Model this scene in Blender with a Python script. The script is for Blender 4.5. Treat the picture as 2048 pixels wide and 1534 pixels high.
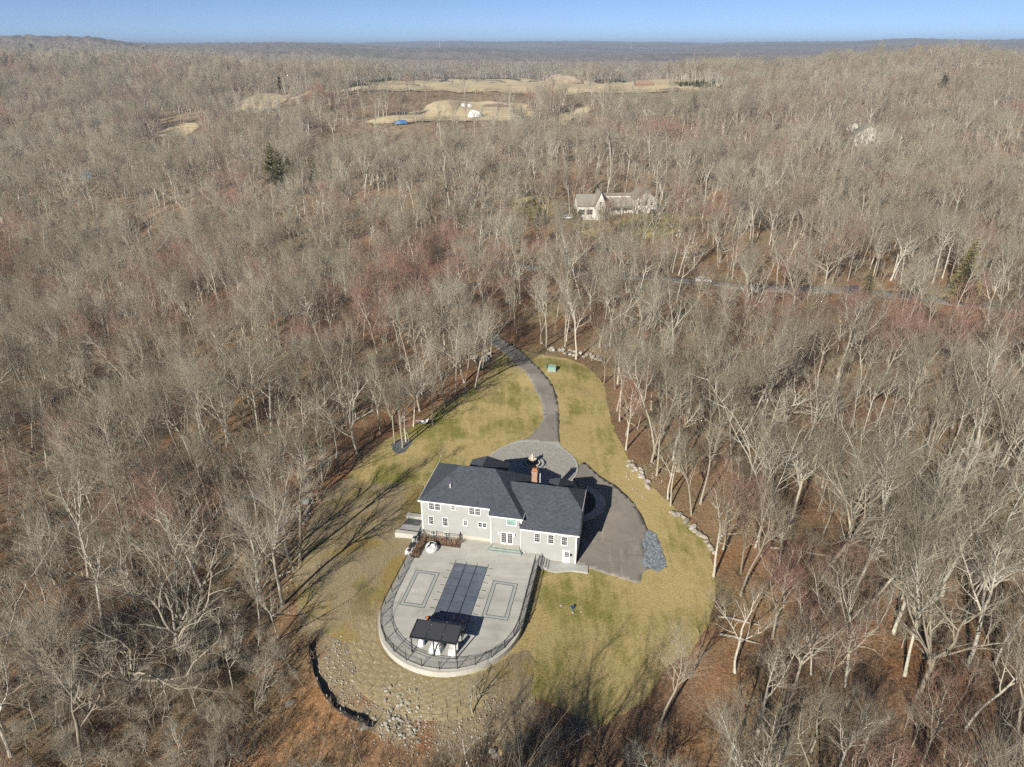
import bpy, bmesh, math, random
import numpy as np
from mathutils import Vector, Matrix
from mathutils.geometry import delaunay_2d_cdt

R = math.radians
scene = bpy.context.scene
for o in list(bpy.data.objects):
    bpy.data.objects.remove(o)

# ------------------------------------------------------------------ camera
FPX, CX, CY, HC = 1400.0, 1024.0, 767.0, 64.0
PITCH = math.atan((767 - 95) / FPX)
cam_data = bpy.data.cameras.new('camera')
cam = bpy.data.objects.new('camera', cam_data)
scene.collection.objects.link(cam)
cam.location = (0, 0, HC)
cam.rotation_euler = (R(90) - PITCH, 0, 0)
cam_data.sensor_width = 36.0
cam_data.lens = 36.0 * FPX / 2048.0
cam_data.clip_start = 0.5
cam_data.clip_end = 60000
scene.camera = cam

# ------------------------------------------------------------------ sky and sun
SUN_AZ = R(30.4)      # light travels towards +Y, this far over to +X
SUN_EL = R(28.5)
world = bpy.data.worlds.new('World')
scene.world = world
world.use_nodes = True
wn = world.node_tree
wn.nodes.clear()
sky = wn.nodes.new('ShaderNodeTexSky')
sky.sky_type = 'NISHITA'
sky.sun_disc = False
sky.sun_elevation = SUN_EL
sky.sun_rotation = math.pi + SUN_AZ
sky.altitude = 150
sky.air_density = 0.3
sky.dust_density = 0.0
sky.ozone_density = 2.4
bg = wn.nodes.new('ShaderNodeBackground')
bg.inputs['Strength'].default_value = 0.070
wo = wn.nodes.new('ShaderNodeOutputWorld')
wn.links.new(sky.outputs[0], bg.inputs[0])
wn.links.new(bg.outputs[0], wo.inputs[0])

sun_data = bpy.data.lights.new('sun', 'SUN')
sun_data.energy = 5.0
sun_data.angle = R(0.55)
sun_data.color = (1.0, 0.93, 0.80)
sun = bpy.data.objects.new('sun', sun_data)
scene.collection.objects.link(sun)
LDIR = Vector((math.sin(SUN_AZ) * math.cos(SUN_EL), math.cos(SUN_AZ) * math.cos(SUN_EL), -math.sin(SUN_EL)))
sun.rotation_euler = LDIR.to_track_quat('-Z', 'Y').to_euler()
sun.location = (-60, -80, 120)

scene.view_settings.view_transform = 'Standard'
scene.view_settings.look = 'None'
scene.view_settings.exposure = 0.72
scene.view_settings.gamma = 1.0
scene.view_settings.use_curve_mapping = False
scene.render.engine = 'CYCLES'
cy = scene.cycles
cy.max_bounces = 3
cy.diffuse_bounces = 1
cy.glossy_bounces = 1
cy.transmission_bounces = 3
cy.volume_bounces = 0
cy.transparent_max_bounces = 6
cy.caustics_reflective = False
cy.caustics_refractive = False
cy.use_denoising = False
cy.use_adaptive_sampling = True
cy.adaptive_threshold = 0.02
cy.sample_clamp_indirect = 3.0

# ------------------------------------------------------------------ helpers
COL = scene.collection


def tag(o, label=None, cat=None, group=None, kind=None):
    if label:
        o['label'] = label
    if cat:
        o['category'] = cat
    if group:
        o['group'] = group
    if kind:
        o['kind'] = kind
    return o


def empty(name, loc=(0, 0, 0), rz=0.0):
    o = bpy.data.objects.new(name, None)
    COL.objects.link(o)
    o.empty_display_size = 0.3
    o.location = loc
    o.rotation_euler = (0, 0, rz)
    return o


def link_mesh(name, me, parent=None, loc=None, rz=None):
    o = bpy.data.objects.new(name, me)
    COL.objects.link(o)
    if parent is not None:
        o.parent = parent
    if loc is not None:
        o.location = loc
    if rz is not None:
        o.rotation_euler = (0, 0, rz)
    return o


def mesh_np(name, verts, faces_flat, counts, mats=(), midx=None, smooth=False):
    """verts (n,3); faces_flat: flat vertex indices; counts: face sizes."""
    me = bpy.data.meshes.new(name)
    verts = np.asarray(verts, dtype=np.float32)
    ff = np.asarray(faces_flat, dtype=np.int32)
    ct = np.asarray(counts, dtype=np.int32)
    me.vertices.add(len(verts))
    me.vertices.foreach_set('co', verts.ravel())
    me.loops.add(len(ff))
    me.loops.foreach_set('vertex_index', ff)
    me.polygons.add(len(ct))
    st = np.concatenate(([0], np.cumsum(ct)[:-1])).astype(np.int32)
    me.polygons.foreach_set('loop_start', st)
    me.polygons.foreach_set('loop_total', ct)
    for m in mats:
        me.materials.append(m)
    if midx is not None:
        me.polygons.foreach_set('material_index', np.asarray(midx, dtype=np.int32))
    if smooth:
        me.polygons.foreach_set('use_smooth', np.ones(len(ct), dtype=bool))
    me.update(calc_edges=True)
    return me


class MB:
    """collects simple shapes into one mesh"""

    def __init__(self):
        self.v = []
        self.f = []
        self.m = []
        self.cm = 0

    def quad(self, *pts):
        b = len(self.v)
        self.v += [tuple(p) for p in pts]
        self.f.append(tuple(range(b, b + len(pts))))
        self.m.append(self.cm)
        return self

    def box(self, x0, x1, y0, y1, z0, z1):
        b = len(self.v)
        self.v += [(x0, y0, z0), (x1, y0, z0), (x1, y1, z0), (x0, y1, z0),
                   (x0, y0, z1), (x1, y0, z1), (x1, y1, z1), (x0, y1, z1)]
        for q in ((0, 3, 2, 1), (4, 5, 6, 7), (0, 1, 5, 4), (1, 2, 6, 5), (2, 3, 7, 6), (3, 0, 4, 7)):
            self.f.append(tuple(b + i for i in q))
            self.m.append(self.cm)
        return self

    def prism(self, poly, z0, z1, cap=True):
        n = len(poly)
        b = len(self.v)
        self.v += [(p[0], p[1], z0) for p in poly] + [(p[0], p[1], z1) for p in poly]
        for i in range(n):
            j = (i + 1) % n
            self.f.append((b + i, b + j, b + n + j, b + n + i))
            self.m.append(self.cm)
        if cap:
            self.f.append(tuple(b + n + i for i in range(n)))
            self.f.append(tuple(b + n - 1 - i for i in range(n)))
            self.m += [self.cm, self.cm]
        return self

    def tube(self, pts, radii, n=6, cap=True):
        pts = [Vector(p) for p in pts]
        if not hasattr(radii, '__len__'):
            radii = [radii] * len(pts)
        b = len(self.v)
        up = Vector((0, 0, 1))
        for i, p in enumerate(pts):
            t = (pts[min(i + 1, len(pts) - 1)] - pts[max(i - 1, 0)]).normalized()
            ref = up if abs(t.z) < 0.9 else Vector((1, 0, 0))
            a = t.cross(ref).normalized()
            c = t.cross(a)
            for k in range(n):
                an = 2 * math.pi * k / n
                q = p + (a * math.cos(an) + c * math.sin(an)) * radii[i]
                self.v.append(tuple(q))
        for i in range(len(pts) - 1):
            for k in range(n):
                k2 = (k + 1) % n
                self.f.append((b + i * n + k, b + i * n + k2, b + (i + 1) * n + k2, b + (i + 1) * n + k))
                self.m.append(self.cm)
        if cap:
            self.f.append(tuple(b + k for k in reversed(range(n))))
            e = b + (len(pts) - 1) * n
            self.f.append(tuple(e + k for k in range(n)))
            self.m += [self.cm, self.cm]
        return self

    def lathe(self, prof, n=24, cx=0, cy=0, a0=0.0):
        b = len(self.v)
        for (r, z) in prof:
            for k in range(n):
                an = a0 + 2 * math.pi * k / n
                self.v.append((cx + r * math.cos(an), cy + r * math.sin(an), z))
        for i in range(len(prof) - 1):
            for k in range(n):
                k2 = (k + 1) % n
                self.f.append((b + i * n + k, b + i * n + k2, b + (i + 1) * n + k2, b + (i + 1) * n + k))
                self.m.append(self.cm)
        e = b + (len(prof) - 1) * n
        self.f.append(tuple(e + k for k in range(n)))
        self.f.append(tuple(b + k for k in reversed(range(n))))
        self.m += [self.cm, self.cm]
        return self

    def build(self, name, mats, parent=None, smooth=False, loc=None, rz=None, bevel=0.0):
        me = bpy.data.meshes.new(name)
        me.from_pydata(self.v, [], self.f)
        if not isinstance(mats, (list, tuple)):
            mats = [mats]
        for m in mats:
            me.materials.append(m)
        if len(mats) > 1:
            me.polygons.foreach_set('material_index', np.array(self.m, dtype=np.int32))
        if smooth:
            me.polygons.foreach_set('use_smooth', np.ones(len(me.polygons), dtype=bool))
        me.update()
        o = link_mesh(name, me, parent, loc, rz)
        if bevel:
            bv = o.modifiers.new('bevel', 'BEVEL')
            bv.width = bevel
            bv.segments = 2
            bv.limit_method = 'ANGLE'
        return o


# ------------------------------------------------------------------ materials
def srgb(r, g, b):
    return tuple(((c / 255.0) / 12.92 if c / 255.0 <= 0.04045 else ((c / 255.0 + 0.055) / 1.055) ** 2.4) for c in (r, g, b)) + (1.0,)


class Mat:
    """small node-building helper"""

    def __init__(self, name, rough=0.9, spec=0.25):
        self.m = bpy.data.materials.new(name)
        self.m.use_nodes = True
        self.t = self.m.node_tree
        self.t.nodes.clear()
        self.out = self.n('ShaderNodeOutputMaterial')
        self.p = self.n('ShaderNodeBsdfPrincipled')
        self.p.inputs['Roughness'].default_value = rough
        self.p.inputs['Specular IOR Level'].default_value = spec
        self.l(self.p.outputs[0], self.out.inputs[0])
        self._co = None

    def n(self, t):
        return self.t.nodes.new(t)

    def l(self, a, b):
        self.t.links.new(a, b)

    def co(self, kind='Object'):
        if self._co is None:
            self._co = self.n('ShaderNodeTexCoord')
        return self._co.outputs[kind]

    def pos(self):
        if not hasattr(self, '_g'):
            self._g = self.n('ShaderNodeNewGeometry')
        return self._g.outputs['Position']

    def map(self, src, scale=(1, 1, 1), rot=(0, 0, 0), loc=(0, 0, 0)):
        m = self.n('ShaderNodeMapping')
        m.inputs['Scale'].default_value = scale
        m.inputs['Rotation'].default_value = rot
        m.inputs['Location'].default_value = loc
        self.l(src, m.inputs[0])
        return m.outputs[0]

    def noise(self, src, scale, detail=4, rough=0.55, dist=0.0):
        k = self.n('ShaderNodeTexNoise')
        k.inputs['Scale'].default_value = scale
        k.inputs['Detail'].default_value = detail
        k.inputs['Roughness'].default_value = rough
        k.inputs['Distortion'].default_value = dist
        self.l(src, k.inputs['Vector'])
        return k.outputs['Fac']

    def vor(self, src, scale, feature='F1', out='Distance', rand=1.0):
        k = self.n('ShaderNodeTexVoronoi')
        k.feature = feature
        k.inputs['Scale'].default_value = scale
        k.inputs['Randomness'].default_value = rand
        self.l(src, k.inputs['Vector'])
        return k.outputs[out]

    def ramp(self, fac, stops, interp='LINEAR'):
        r = self.n('ShaderNodeValToRGB')
        r.color_ramp.interpolation = interp
        els = r.color_ramp.elements
        while len(els) < len(stops):
            els.new(0.5)
        for e, (p, c) in zip(els, stops):
            e.position = p
            e.color = c if len(c) == 4 else tuple(c) + (1.0,)
        self.l(fac, r.inputs[0])
        return r.outputs[0]

    def step(self, fac, a, b, lo=0.0, hi=1.0):
        r = self.n('ShaderNodeMapRange')
        r.inputs[1].default_value = a
        r.inputs[2].default_value = b
        r.inputs[3].default_value = lo
        r.inputs[4].default_value = hi
        self.l(fac, r.inputs[0])
        return r.outputs[0]

    def mix(self, fac, a, b, blend='MIX'):
        m = self.n('ShaderNodeMix')
        m.data_type = 'RGBA'
        m.blend_type = blend
        for sock, v in ((m.inputs[0], fac), (m.inputs[6], a), (m.inputs[7], b)):
            if hasattr(v, 'is_linked') or hasattr(v, 'links'):
                self.l(v, sock)
            elif isinstance(v, (int, float)):
                sock.default_value = v
            else:
                sock.default_value = v if len(v) == 4 else tuple(v) + (1.0,)
        return m.outputs[2]

    def math(self, op, a, b=0.0):
        m = self.n('ShaderNodeMath')
        m.operation = op
        for sock, v in ((m.inputs[0], a), (m.inputs[1], b)):
            if isinstance(v, (int, float)):
                sock.default_value = v
            else:
                self.l(v, sock)
        return m.outputs[0]

    def rnd(self):
        return self.n('ShaderNodeObjectInfo').outputs['Random']

    def color(self, c):
        if hasattr(c, 'is_linked') or hasattr(c, 'links'):
            self.l(c, self.p.inputs['Base Color'])
        else:
            self.p.inputs['Base Color'].default_value = c if len(c) == 4 else tuple(c) + (1.0,)
        return self

    def bump(self, h, strength=0.3, dist=0.05):
        b = self.n('ShaderNodeBump')
        b.inputs['Strength'].default_value = strength
        b.inputs['Distance'].default_value = dist
        self.l(h, b.inputs['Height'])
        self.l(b.outputs[0], self.p.inputs['Normal'])
        return self


def speckled(name, c, var=0.18, scale=3.0, rough=0.85, spec=0.25, metal=0.0, bump=0.0):
    m = Mat(name, rough, spec)
    nz = m.noise(m.co(), scale, 5, 0.6)
    a = tuple(x * (1 - var) for x in c[:3])
    b = tuple(min(1, x * (1 + var)) for x in c[:3])
    m.color(m.ramp(nz, [(0.3, a), (0.7, b)]))
    m.p.inputs['Metallic'].default_value = metal
    if bump:
        m.bump(nz, bump, 0.02)
    return m.m


# ------------------------------------------------------------------ terrain height
HOUSE_O = (8.73, 75.92)
HTH = R(11.4)
cT, sT = math.cos(HTH), math.sin(HTH)


def lw(x, y):
    """house frame -> world xy"""
    return HOUSE_O[0] + x * cT + y * sT, HOUSE_O[1] - x * sT + y * cT


def wl(X, Y):
    dx, dy = X - HOUSE_O[0], Y - HOUSE_O[1]
    return dx * cT - dy * sT, dx * sT + dy * cT


UC = np.array([-.8, -.55, -.45, -.3, -.1, .1, .3, .55, .8])
DT = [
    (5, -8, -7, -6, -6, -6, -6, -5, -5, -5),
    (30, -6, -6, -5.5, -5, -5, -4.5, -4, -3, -3),
    (46, -5, -5, -4.6, -4, -3.6, -3.0, -2.5, -2, -2),
    (58, -5, -4, -3.4, -2.2, -1.0, -1.0, -1, -1, -1),
    (70, -5, -4, -3, -1.2, -0.4, -0.4, -.5, -.5, -.5),
    (85, -5, -4, -2.4, -.6, .4, .2, 0, 0, 0),
    (105, -5, -3, -1.5, .8, 1.4, 1.5, 1.0, .5, .5),
    (135, -6, -4, -2, 0.6, 1.8, 2, 1.5, 1, 1),
    (170, -10, -7, -4, -1, 1.2, 2, 2, 2, 2),
    (215, -15, -10, -6, -3, 0.4, 1.4, 2, 2.5, 3),
    (300, -14, -9, -5, 0, 3, 5, 6, 7, 8),
    (420, -8, -3, 1, 5, 9, 12, 14, 16, 18),
    (540, 4, 7, 9, 14, 19, 20, 24, 28, 28),
    (700, 20, 22, 24, 26, 28, 29, 34, 47, 38),
    (900, 36, 38, 36, 30, 25, 25, 31, 38, 28),
    (1300, 38, 36, 30, 18, 6, 4, 8, 16, 12),
    (2000, 46, 40, 34, 24, 10, 6, 8, 12, 12),
    (2700, 88, 84, 52, 34, 14, 8, 10, 18, 24),
    (4000, 84, 70, 66, 70, 46, 20, 26, 44, 52),
    (6500, 80, 70, 70, 72, 60, 56, 78, 112, 120),
    (9500, 78, 74, 80, 90, 108, 116, 92, 84, 84),
    (14000, 60, 60, 60, 60, 60, 60, 60, 60, 60),
    (30000, 0, 0, 0, 0, 0, 0, 0, 0, 0),
]
DD = np.log(np.array([r[0] for r in DT], float))
TT = np.array([r[1:] for r in DT], float)
LOCAL = np.array([
    (0, 0, 0), (8, -1, -.1), (14, 3, .1), (8, 6, .5), (6, 12, 1.1), (0, 16, 1.5), (-8, 20, 1.5), (-20, 16, 1.4),
    (-27, 8, 1.0), (-24, -3, .6), (-30, -6, -.3), (-24, -14, .3), (-20, -20.5, .35), (-14, -23, .45), (-7, -21, .35), (-2.5, -14, .1),
    (-2.5, -5, -.2), (6, -8, -.4), (-2, -1.5, -.1), (3, -4, -.3), (14, -10, -.8), (22, -6, -.4), (20, 6, .3), (22, 20, 1), (10, -22, -1.7),
    (-35, -16, -1.9), (-27, -24, -2.0), (-14, -32, -2.8), (0, -32, -2.4), (-8, 5, .6), (-16, 6, .9), (-10, -6, 0.2),
    (-10, -13, 0.0), (-36, 4, -.8), (-30, 20, .6), (-8, 34, 1.8), (8, 30, 1.7)], float)


def _smooth(t):
    return t * t * (3 - 2 * t)


def _interp(axis, v):
    i = np.clip(np.searchsorted(axis, v) - 1, 0, len(axis) - 2)
    t = np.clip((v - axis[i]) / (axis[i + 1] - axis[i]), 0, 1)
    return i, t


def wav(x, y, s, seed):
    """cheap smooth noise from summed sines, about -1..1"""
    rs = np.random.RandomState(seed)
    out = 0
    for k in range(5):
        a = rs.uniform(0, 2 * math.pi)
        f = 2 * math.pi / s * rs.uniform(0.6, 1.6)
        out = out + np.sin((x * math.cos(a) + y * math.sin(a)) * f + rs.uniform(0, 6.28))
    return out / 3.0


def H(x, y):
    x = np.asarray(x, float)
    y = np.asarray(y, float)
    D = np.clip(np.where(y > 20, y, 20 + 0 * y), 5.1, 29000)
    u = np.clip(x / np.maximum(D, 30), -.8, .8)
    i, t = _interp(DD, np.log(D))
    j, s = _interp(UC, u)
    t = 0.5 * t + 0.5 * _smooth(t)
    s = _smooth(s)
    h = ((TT[i, j] * (1 - s) + TT[i, j + 1] * s) * (1 - t) + (TT[i + 1, j] * (1 - s) + TT[i + 1, j + 1] * s) * t)
    far = np.clip((D - 90) / 200, 0, 1)
    h = h + far * (1.8 * wav(x, y, 60, 3) + np.clip(D / 500, 0, 1.0) * (4.0 - 3.0 * np.clip((D - 430) / 120, 0, 1)) * wav(x, y, 210, 4) + np.clip(D / 3000, 0, 3) * 4.5 * wav(x, y, 900, 5) + np.clip((D - 3000) / 4000, 0, 1) * 13 * wav(x, y, 3600, 6))
    near = 1 - np.clip((D - 90) / 200, 0, 1)
    lx, ly = wl(x, y)
    w = 0
    acc = 0
    for (a, b, z) in LOCAL:
        k = np.exp(-((lx - a) ** 2 + (ly - b) ** 2) / (2 * 5.2 ** 2)) + 1e-9
        w = w + k
        acc = acc + k * z
    loc = acc / w
    rr = np.sqrt(((lx + 5) / 36) ** 2 + ((ly + 1) / 38) ** 2)
    bl = 1 - _smooth(np.clip((rr - 0.75) / 0.4, 0, 1))
    h = h + near * (1 - bl) * (0.35 * wav(x, y, 17, 8) + 0.12 * wav(x, y, 5, 9))
    return h * (1 - bl) + loc * bl


def at(px, py, dz=0.0):
    """point of the terrain that a pixel of the photograph shows"""
    xx, yy = (px - CX) / FPX, -(py - CY) / FPX
    s, c = math.sin(PITCH), math.cos(PITCH)
    d = np.array([xx, c + yy * s, -s + yy * c])
    ts = np.geomspace(30, 20000, 500)
    for _ in range(3):
        z = HC + d[2] * ts - H(d[0] * ts, d[1] * ts) - dz
        k = np.argmax(z <= 0) if (z <= 0).any() else len(ts) - 1
        ts = np.linspace(ts[max(k - 1, 0)], ts[k], 30)
    p = d * ts[-1]
    return float(p[0]), float(p[1])


def at_z(px, py, z):
    xx, yy = (px - CX) / FPX, -(py - CY) / FPX
    s, c = math.sin(PITCH), math.cos(PITCH)
    d = (xx, c + yy * s, -s + yy * c)
    t = (z - HC) / d[2]
    return d[0] * t, d[1] * t


def project(x, y, z):
    s, c = math.sin(PITCH), math.cos(PITCH)
    zz = z - HC
    dep = y * c - zz * s
    up = y * s + zz * c
    dep = np.maximum(dep, 0.1)
    return CX + FPX * x / dep, CY - FPX * up / dep, dep


def inside(poly, x, y):
    x = np.asarray(x)
    y = np.asarray(y)
    r = np.zeros(x.shape, bool)
    n = len(poly)
    for i in range(n):
        x1, y1 = poly[i]
        x2, y2 = poly[(i + 1) % n]
        c = ((y1 > y) != (y2 > y))
        with np.errstate(divide='ignore', invalid='ignore'):
            r ^= c & (x < (x2 - x1) * (y - y1) / (y2 - y1 + 1e-12) + x1)
    return r


def spline(pts, n=8, closed=False):
    out = []
    m = len(pts)
    rng = range(m if closed else m - 1)
    for i in rng:
        g = (lambda k: pts[k % m]) if closed else (lambda k: pts[min(max(k, 0), m - 1)])
        p0, p1, p2, p3 = g(i - 1), g(i), g(i + 1), g(i + 2)
        for k in range(n):
            t = k / n
            out.append(tuple(0.5 * ((2 * p1[q]) + (-p0[q] + p2[q]) * t + (2 * p0[q] - 5 * p1[q] + 4 * p2[q] - p3[q]) * t * t
                                    + (-p0[q] + 3 * p1[q] - 3 * p2[q] + p3[q]) * t ** 3) for q in range(2)))
    if not closed:
        out.append(tuple(pts[-1]))
    return out


def densify(poly, step):
    out = []
    n = len(poly)
    for i in range(n):
        a, b = poly[i], poly[(i + 1) % n]
        L = math.dist(a, b)
        k = max(1, int(L / step))
        for q in range(k):
            out.append((a[0] + (b[0] - a[0]) * q / k, a[1] + (b[1] - a[1]) * q / k))
    return out


def sheet(name, poly, dz, mat, step=1.0, ragged=0.0, seed=1, kind='structure', zf=None, parent=None, skirt=0.0):
    """ground-following sheet with the outline poly"""
    b = densify(poly, step)
    if ragged:
        rs = random.Random(seed)
        b = [(x + ragged * float(wav(x, y, 2.3, seed)) * 0.6 + rs.uniform(-1, 1) * ragged * 0.5,
              y + ragged * float(wav(x, y, 1.9, seed + 1)) * 0.6 + rs.uniform(-1, 1) * ragged * 0.5) for x, y in b]
    xs = [p[0] for p in b]
    ys = [p[1] for p in b]
    gx, gy = np.meshgrid(np.arange(min(xs), max(xs), step), np.arange(min(ys), max(ys), step))
    gx = gx.ravel()
    gy = gy.ravel()
    ok = inside(b, gx, gy)
    gx, gy = gx[ok], gy[ok]
    ba = np.array(b)
    if len(gx):
        keep = np.ones(len(gx), bool)
        for x, y in ba:
            keep &= (gx - x) ** 2 + (gy - y) ** 2 > (0.45 * step) ** 2
        gx, gy = gx[keep], gy[keep]
    vs = [Vector(p) for p in b] + [Vector((x, y)) for x, y in zip(gx, gy)]
    n = len(b)
    v2, e2, f2, *_ = delaunay_2d_cdt(vs, [(i, (i + 1) % n) for i in range(n)], [list(range(n))], 1, 1e-4)
    va = np.array([(v.x, v.y) for v in v2])
    z = (H(va[:, 0], va[:, 1]) if zf is None else zf(va[:, 0], va[:, 1])) + dz
    V = [(x, y, zz) for (x, y), zz in zip(va, z)]
    F = [tuple(f) for f in f2]
    me = bpy.data.meshes.new(name)
    me.from_pydata(V, [], F)
    me.materials.append(mat)
    # faces up
    for p in me.polygons:
        pass
    bm = bmesh.new()
    bm.from_mesh(me)
    for f in bm.faces:
        if f.normal.z < 0:
            f.normal_flip()
        f.smooth = True
    if skirt:
        bound = [e for e in bm.edges if e.is_boundary]
        g = bmesh.ops.extrude_edge_only(bm, edges=bound)
        for v in g['geom']:
            if isinstance(v, bmesh.types.BMVert):
                v.co.z -= skirt
    bm.to_mesh(me)
    bm.free()
    o = link_mesh(name, me, parent)
    if kind:
        o['kind'] = kind
    return o

# ------------------------------------------------------------------ ground materials
def ground_material():
    m = Mat('forest_floor', 0.95, 0.1)
    P = m.pos()
    big = m.noise(P, 0.045, 5, 0.6)
    med = m.noise(P, 0.22, 6, 0.65)
    fine = m.noise(P, 2.6, 6, 0.75)
    leaf = m.vor(P, 5.5, 'F1', 'Color')
    base = m.ramp(m.math('ADD', m.math('MULTIPLY', med, 0.5), m.math('MULTIPLY', fine, 0.5)),
                  [(0.26, (.065, .045, .030)), (0.42, (.155, .098, .060)), (0.55, (.235, .145, .085)), (0.72, (.34, .235, .15))])
    ochre = m.ramp(fine, [(0.3, (.13, .10, .055)), (0.55, (.25, .20, .11)), (0.8, (.38, .32, .20))])
    c = m.mix(m.step(big, 0.47, 0.62), base, ochre)
    rust = m.ramp(fine, [(0.3, (.14, .062, .026)), (0.55, (.29, .14, .060)), (0.8, (.40, .225, .11))])
    c = m.mix(m.step(m.noise(P, 0.07, 4, 0.55), 0.48, 0.62, 0, 0.75), c, rust)
    sep = m.n('ShaderNodeSeparateColor')
    m.l(leaf, sep.inputs[0])
    c = m.mix(m.step(sep.outputs[0], 0.72, 1.0, 0, 0.55), c, (.42, .28, .18))
    c = m.mix(m.step(sep.outputs[1], 0.78, 1.0, 0, 0.5), c, (.05, .035, .025))
    # far away the floor is mostly grey-brown brush
    y = m.n('ShaderNodeSeparateXYZ')
    m.l(P, y.inputs[0])
    c = m.mix(m.step(y.outputs[1], 230, 420), c, m.ramp(med, [(0.3, (.20, .145, .10)), (0.7, (.34, .265, .185))]))
    m.color(c)
    m.bump(fine, 0.9, 0.25)
    return m.m


def lawn_material():
    m = Mat('lawn_grass', 0.95, 0.12)
    P = m.pos()
    st = m.map(P, (0.55, 0.10, 1), (0, 0, R(-32)))
    streak = m.noise(st, 1.6, 5, 0.6)
    patch = m.noise(P, 0.085, 4, 0.55, 0.6)
    med = m.noise(P, 0.6, 5, 0.65)
    fine = m.noise(P, 5.0, 5, 0.8)
    tan = m.ramp(fine, [(0.25, (.25, .19, .080)), (0.5, (.375, .30, .135)), (0.78, (.50, .42, .225))])
    grn = m.ramp(fine, [(0.25, (.10, .095, .022)), (0.5, (.19, .178, .048)), (0.78, (.29, .26, .09))])
    f = m.math('ADD', m.math('ADD', m.math('MULTIPLY', patch, 0.5), m.math('MULTIPLY', streak, 0.3)), m.math('MULTIPLY', med, 0.2))
    c = m.mix(m.step(f, 0.47, 0.58), tan, grn)
    mow = m.n('ShaderNodeTexWave')
    mow.inputs['Scale'].default_value = 0.55
    mow.inputs['Distortion'].default_value = 5.0
    mow.inputs['Detail'].default_value = 3
    mow.inputs['Detail Scale'].default_value = 0.6
    m.l(m.map(P, (1, 1, 1), (0, 0, R(58))), mow.inputs['Vector'])
    c = m.mix(m.step(mow.outputs['Fac'], 0.55, 0.95, 0, 0.10), c, (.47, .39, .20))
    c = m.mix(m.step(m.noise(P, 0.33, 5, 0.7, 1.0), 0.60, 0.72, 0, 0.55), c, (.30, .225, .125))
    c = m.mix(m.step(m.noise(P, 1.7, 4, 0.75), 0.60, 0.75, 0, 0.5), c, (.125, .11, .045))
    tuft = m.vor(P, 1.1, 'F1', 'Distance')
    c = m.mix(m.step(tuft, 0.16, 0.05, 0, 0.7), c, (.13, .115, .035))
    m.color(c)
    m.bump(m.math('ADD', fine, m.math('MULTIPLY', med, 0.8)), 0.8, 0.12)
    return m.m


def seeded_material():
    m = Mat('straw_blanket', 0.95, 0.1)
    P = m.pos()
    st = m.map(P, (0.9, 0.16, 1), (0, 0, R(-14)))
    streak = m.noise(st, 1.8, 6, 0.7)
    patch = m.noise(P, 0.11, 4, 0.5, 0.4)
    fine = m.noise(P, 5.5, 5, 0.8)
    a = m.ramp(fine, [(0.25, (.17, .135, .080)), (0.5, (.27, .22, .135)), (0.78, (.38, .32, .21))])
    b = m.ramp(fine, [(0.25, (.165, .125, .042)), (0.5, (.27, .205, .075)), (0.8, (.38, .30, .14))])
    g = m.ramp(fine, [(0.25, (.11, .095, .04)), (0.5, (.18, .155, .07)), (0.8, (.27, .235, .12))])
    c = m.mix(m.step(patch, 0.50, 0.60), a, b)
    c = m.mix(m.step(m.noise(P, 0.19, 3, 0.5), 0.56, 0.68), c, g)
    c = m.mix(m.step(streak, 0.36, 0.24, 0, 0.75), c, (.10, .075, .045))
    m.color(c)
    m.bump(m.math('ADD', fine, m.math('MULTIPLY', streak, 1.6)), 0.8, 0.15)
    return m.m


def rubble_material():
    m = Mat('rubble_soil', 0.95, 0.1)
    P = m.pos()
    big = m.noise(P, 0.16, 4, 0.6)
    fine = m.noise(P, 3.2, 6, 0.8)
    v = m.n('ShaderNodeTexVoronoi')
    v.inputs['Scale'].default_value = 3.4
    m.l(P, v.inputs['Vector'])
    base = m.ramp(fine, [(0.28, (.14, .108, .068)), (0.5, (.25, .20, .13)), (0.78, (.37, .31, .21))])
    red = m.ramp(fine, [(0.28, (.085, .045, .025)), (0.5, (.20, .105, .055)), (0.78, (.30, .18, .10))])
    c = m.mix(m.step(big, 0.5, 0.66), base, red)
    sep = m.n('ShaderNodeSeparateColor')
    m.l(v.outputs['Color'], sep.inputs[0])
    pale = m.math('MULTIPLY', m.step(sep.outputs[0], 0.72, 0.8), m.step(v.outputs['Distance'], 0.45, 0.3))
    c = m.mix(m.math('MULTIPLY', pale, 0.4), c, (.42, .38, .31))
    m.color(c)
    m.bump(m.math('ADD', fine, pale), 0.9, 0.2)
    return m.m


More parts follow.
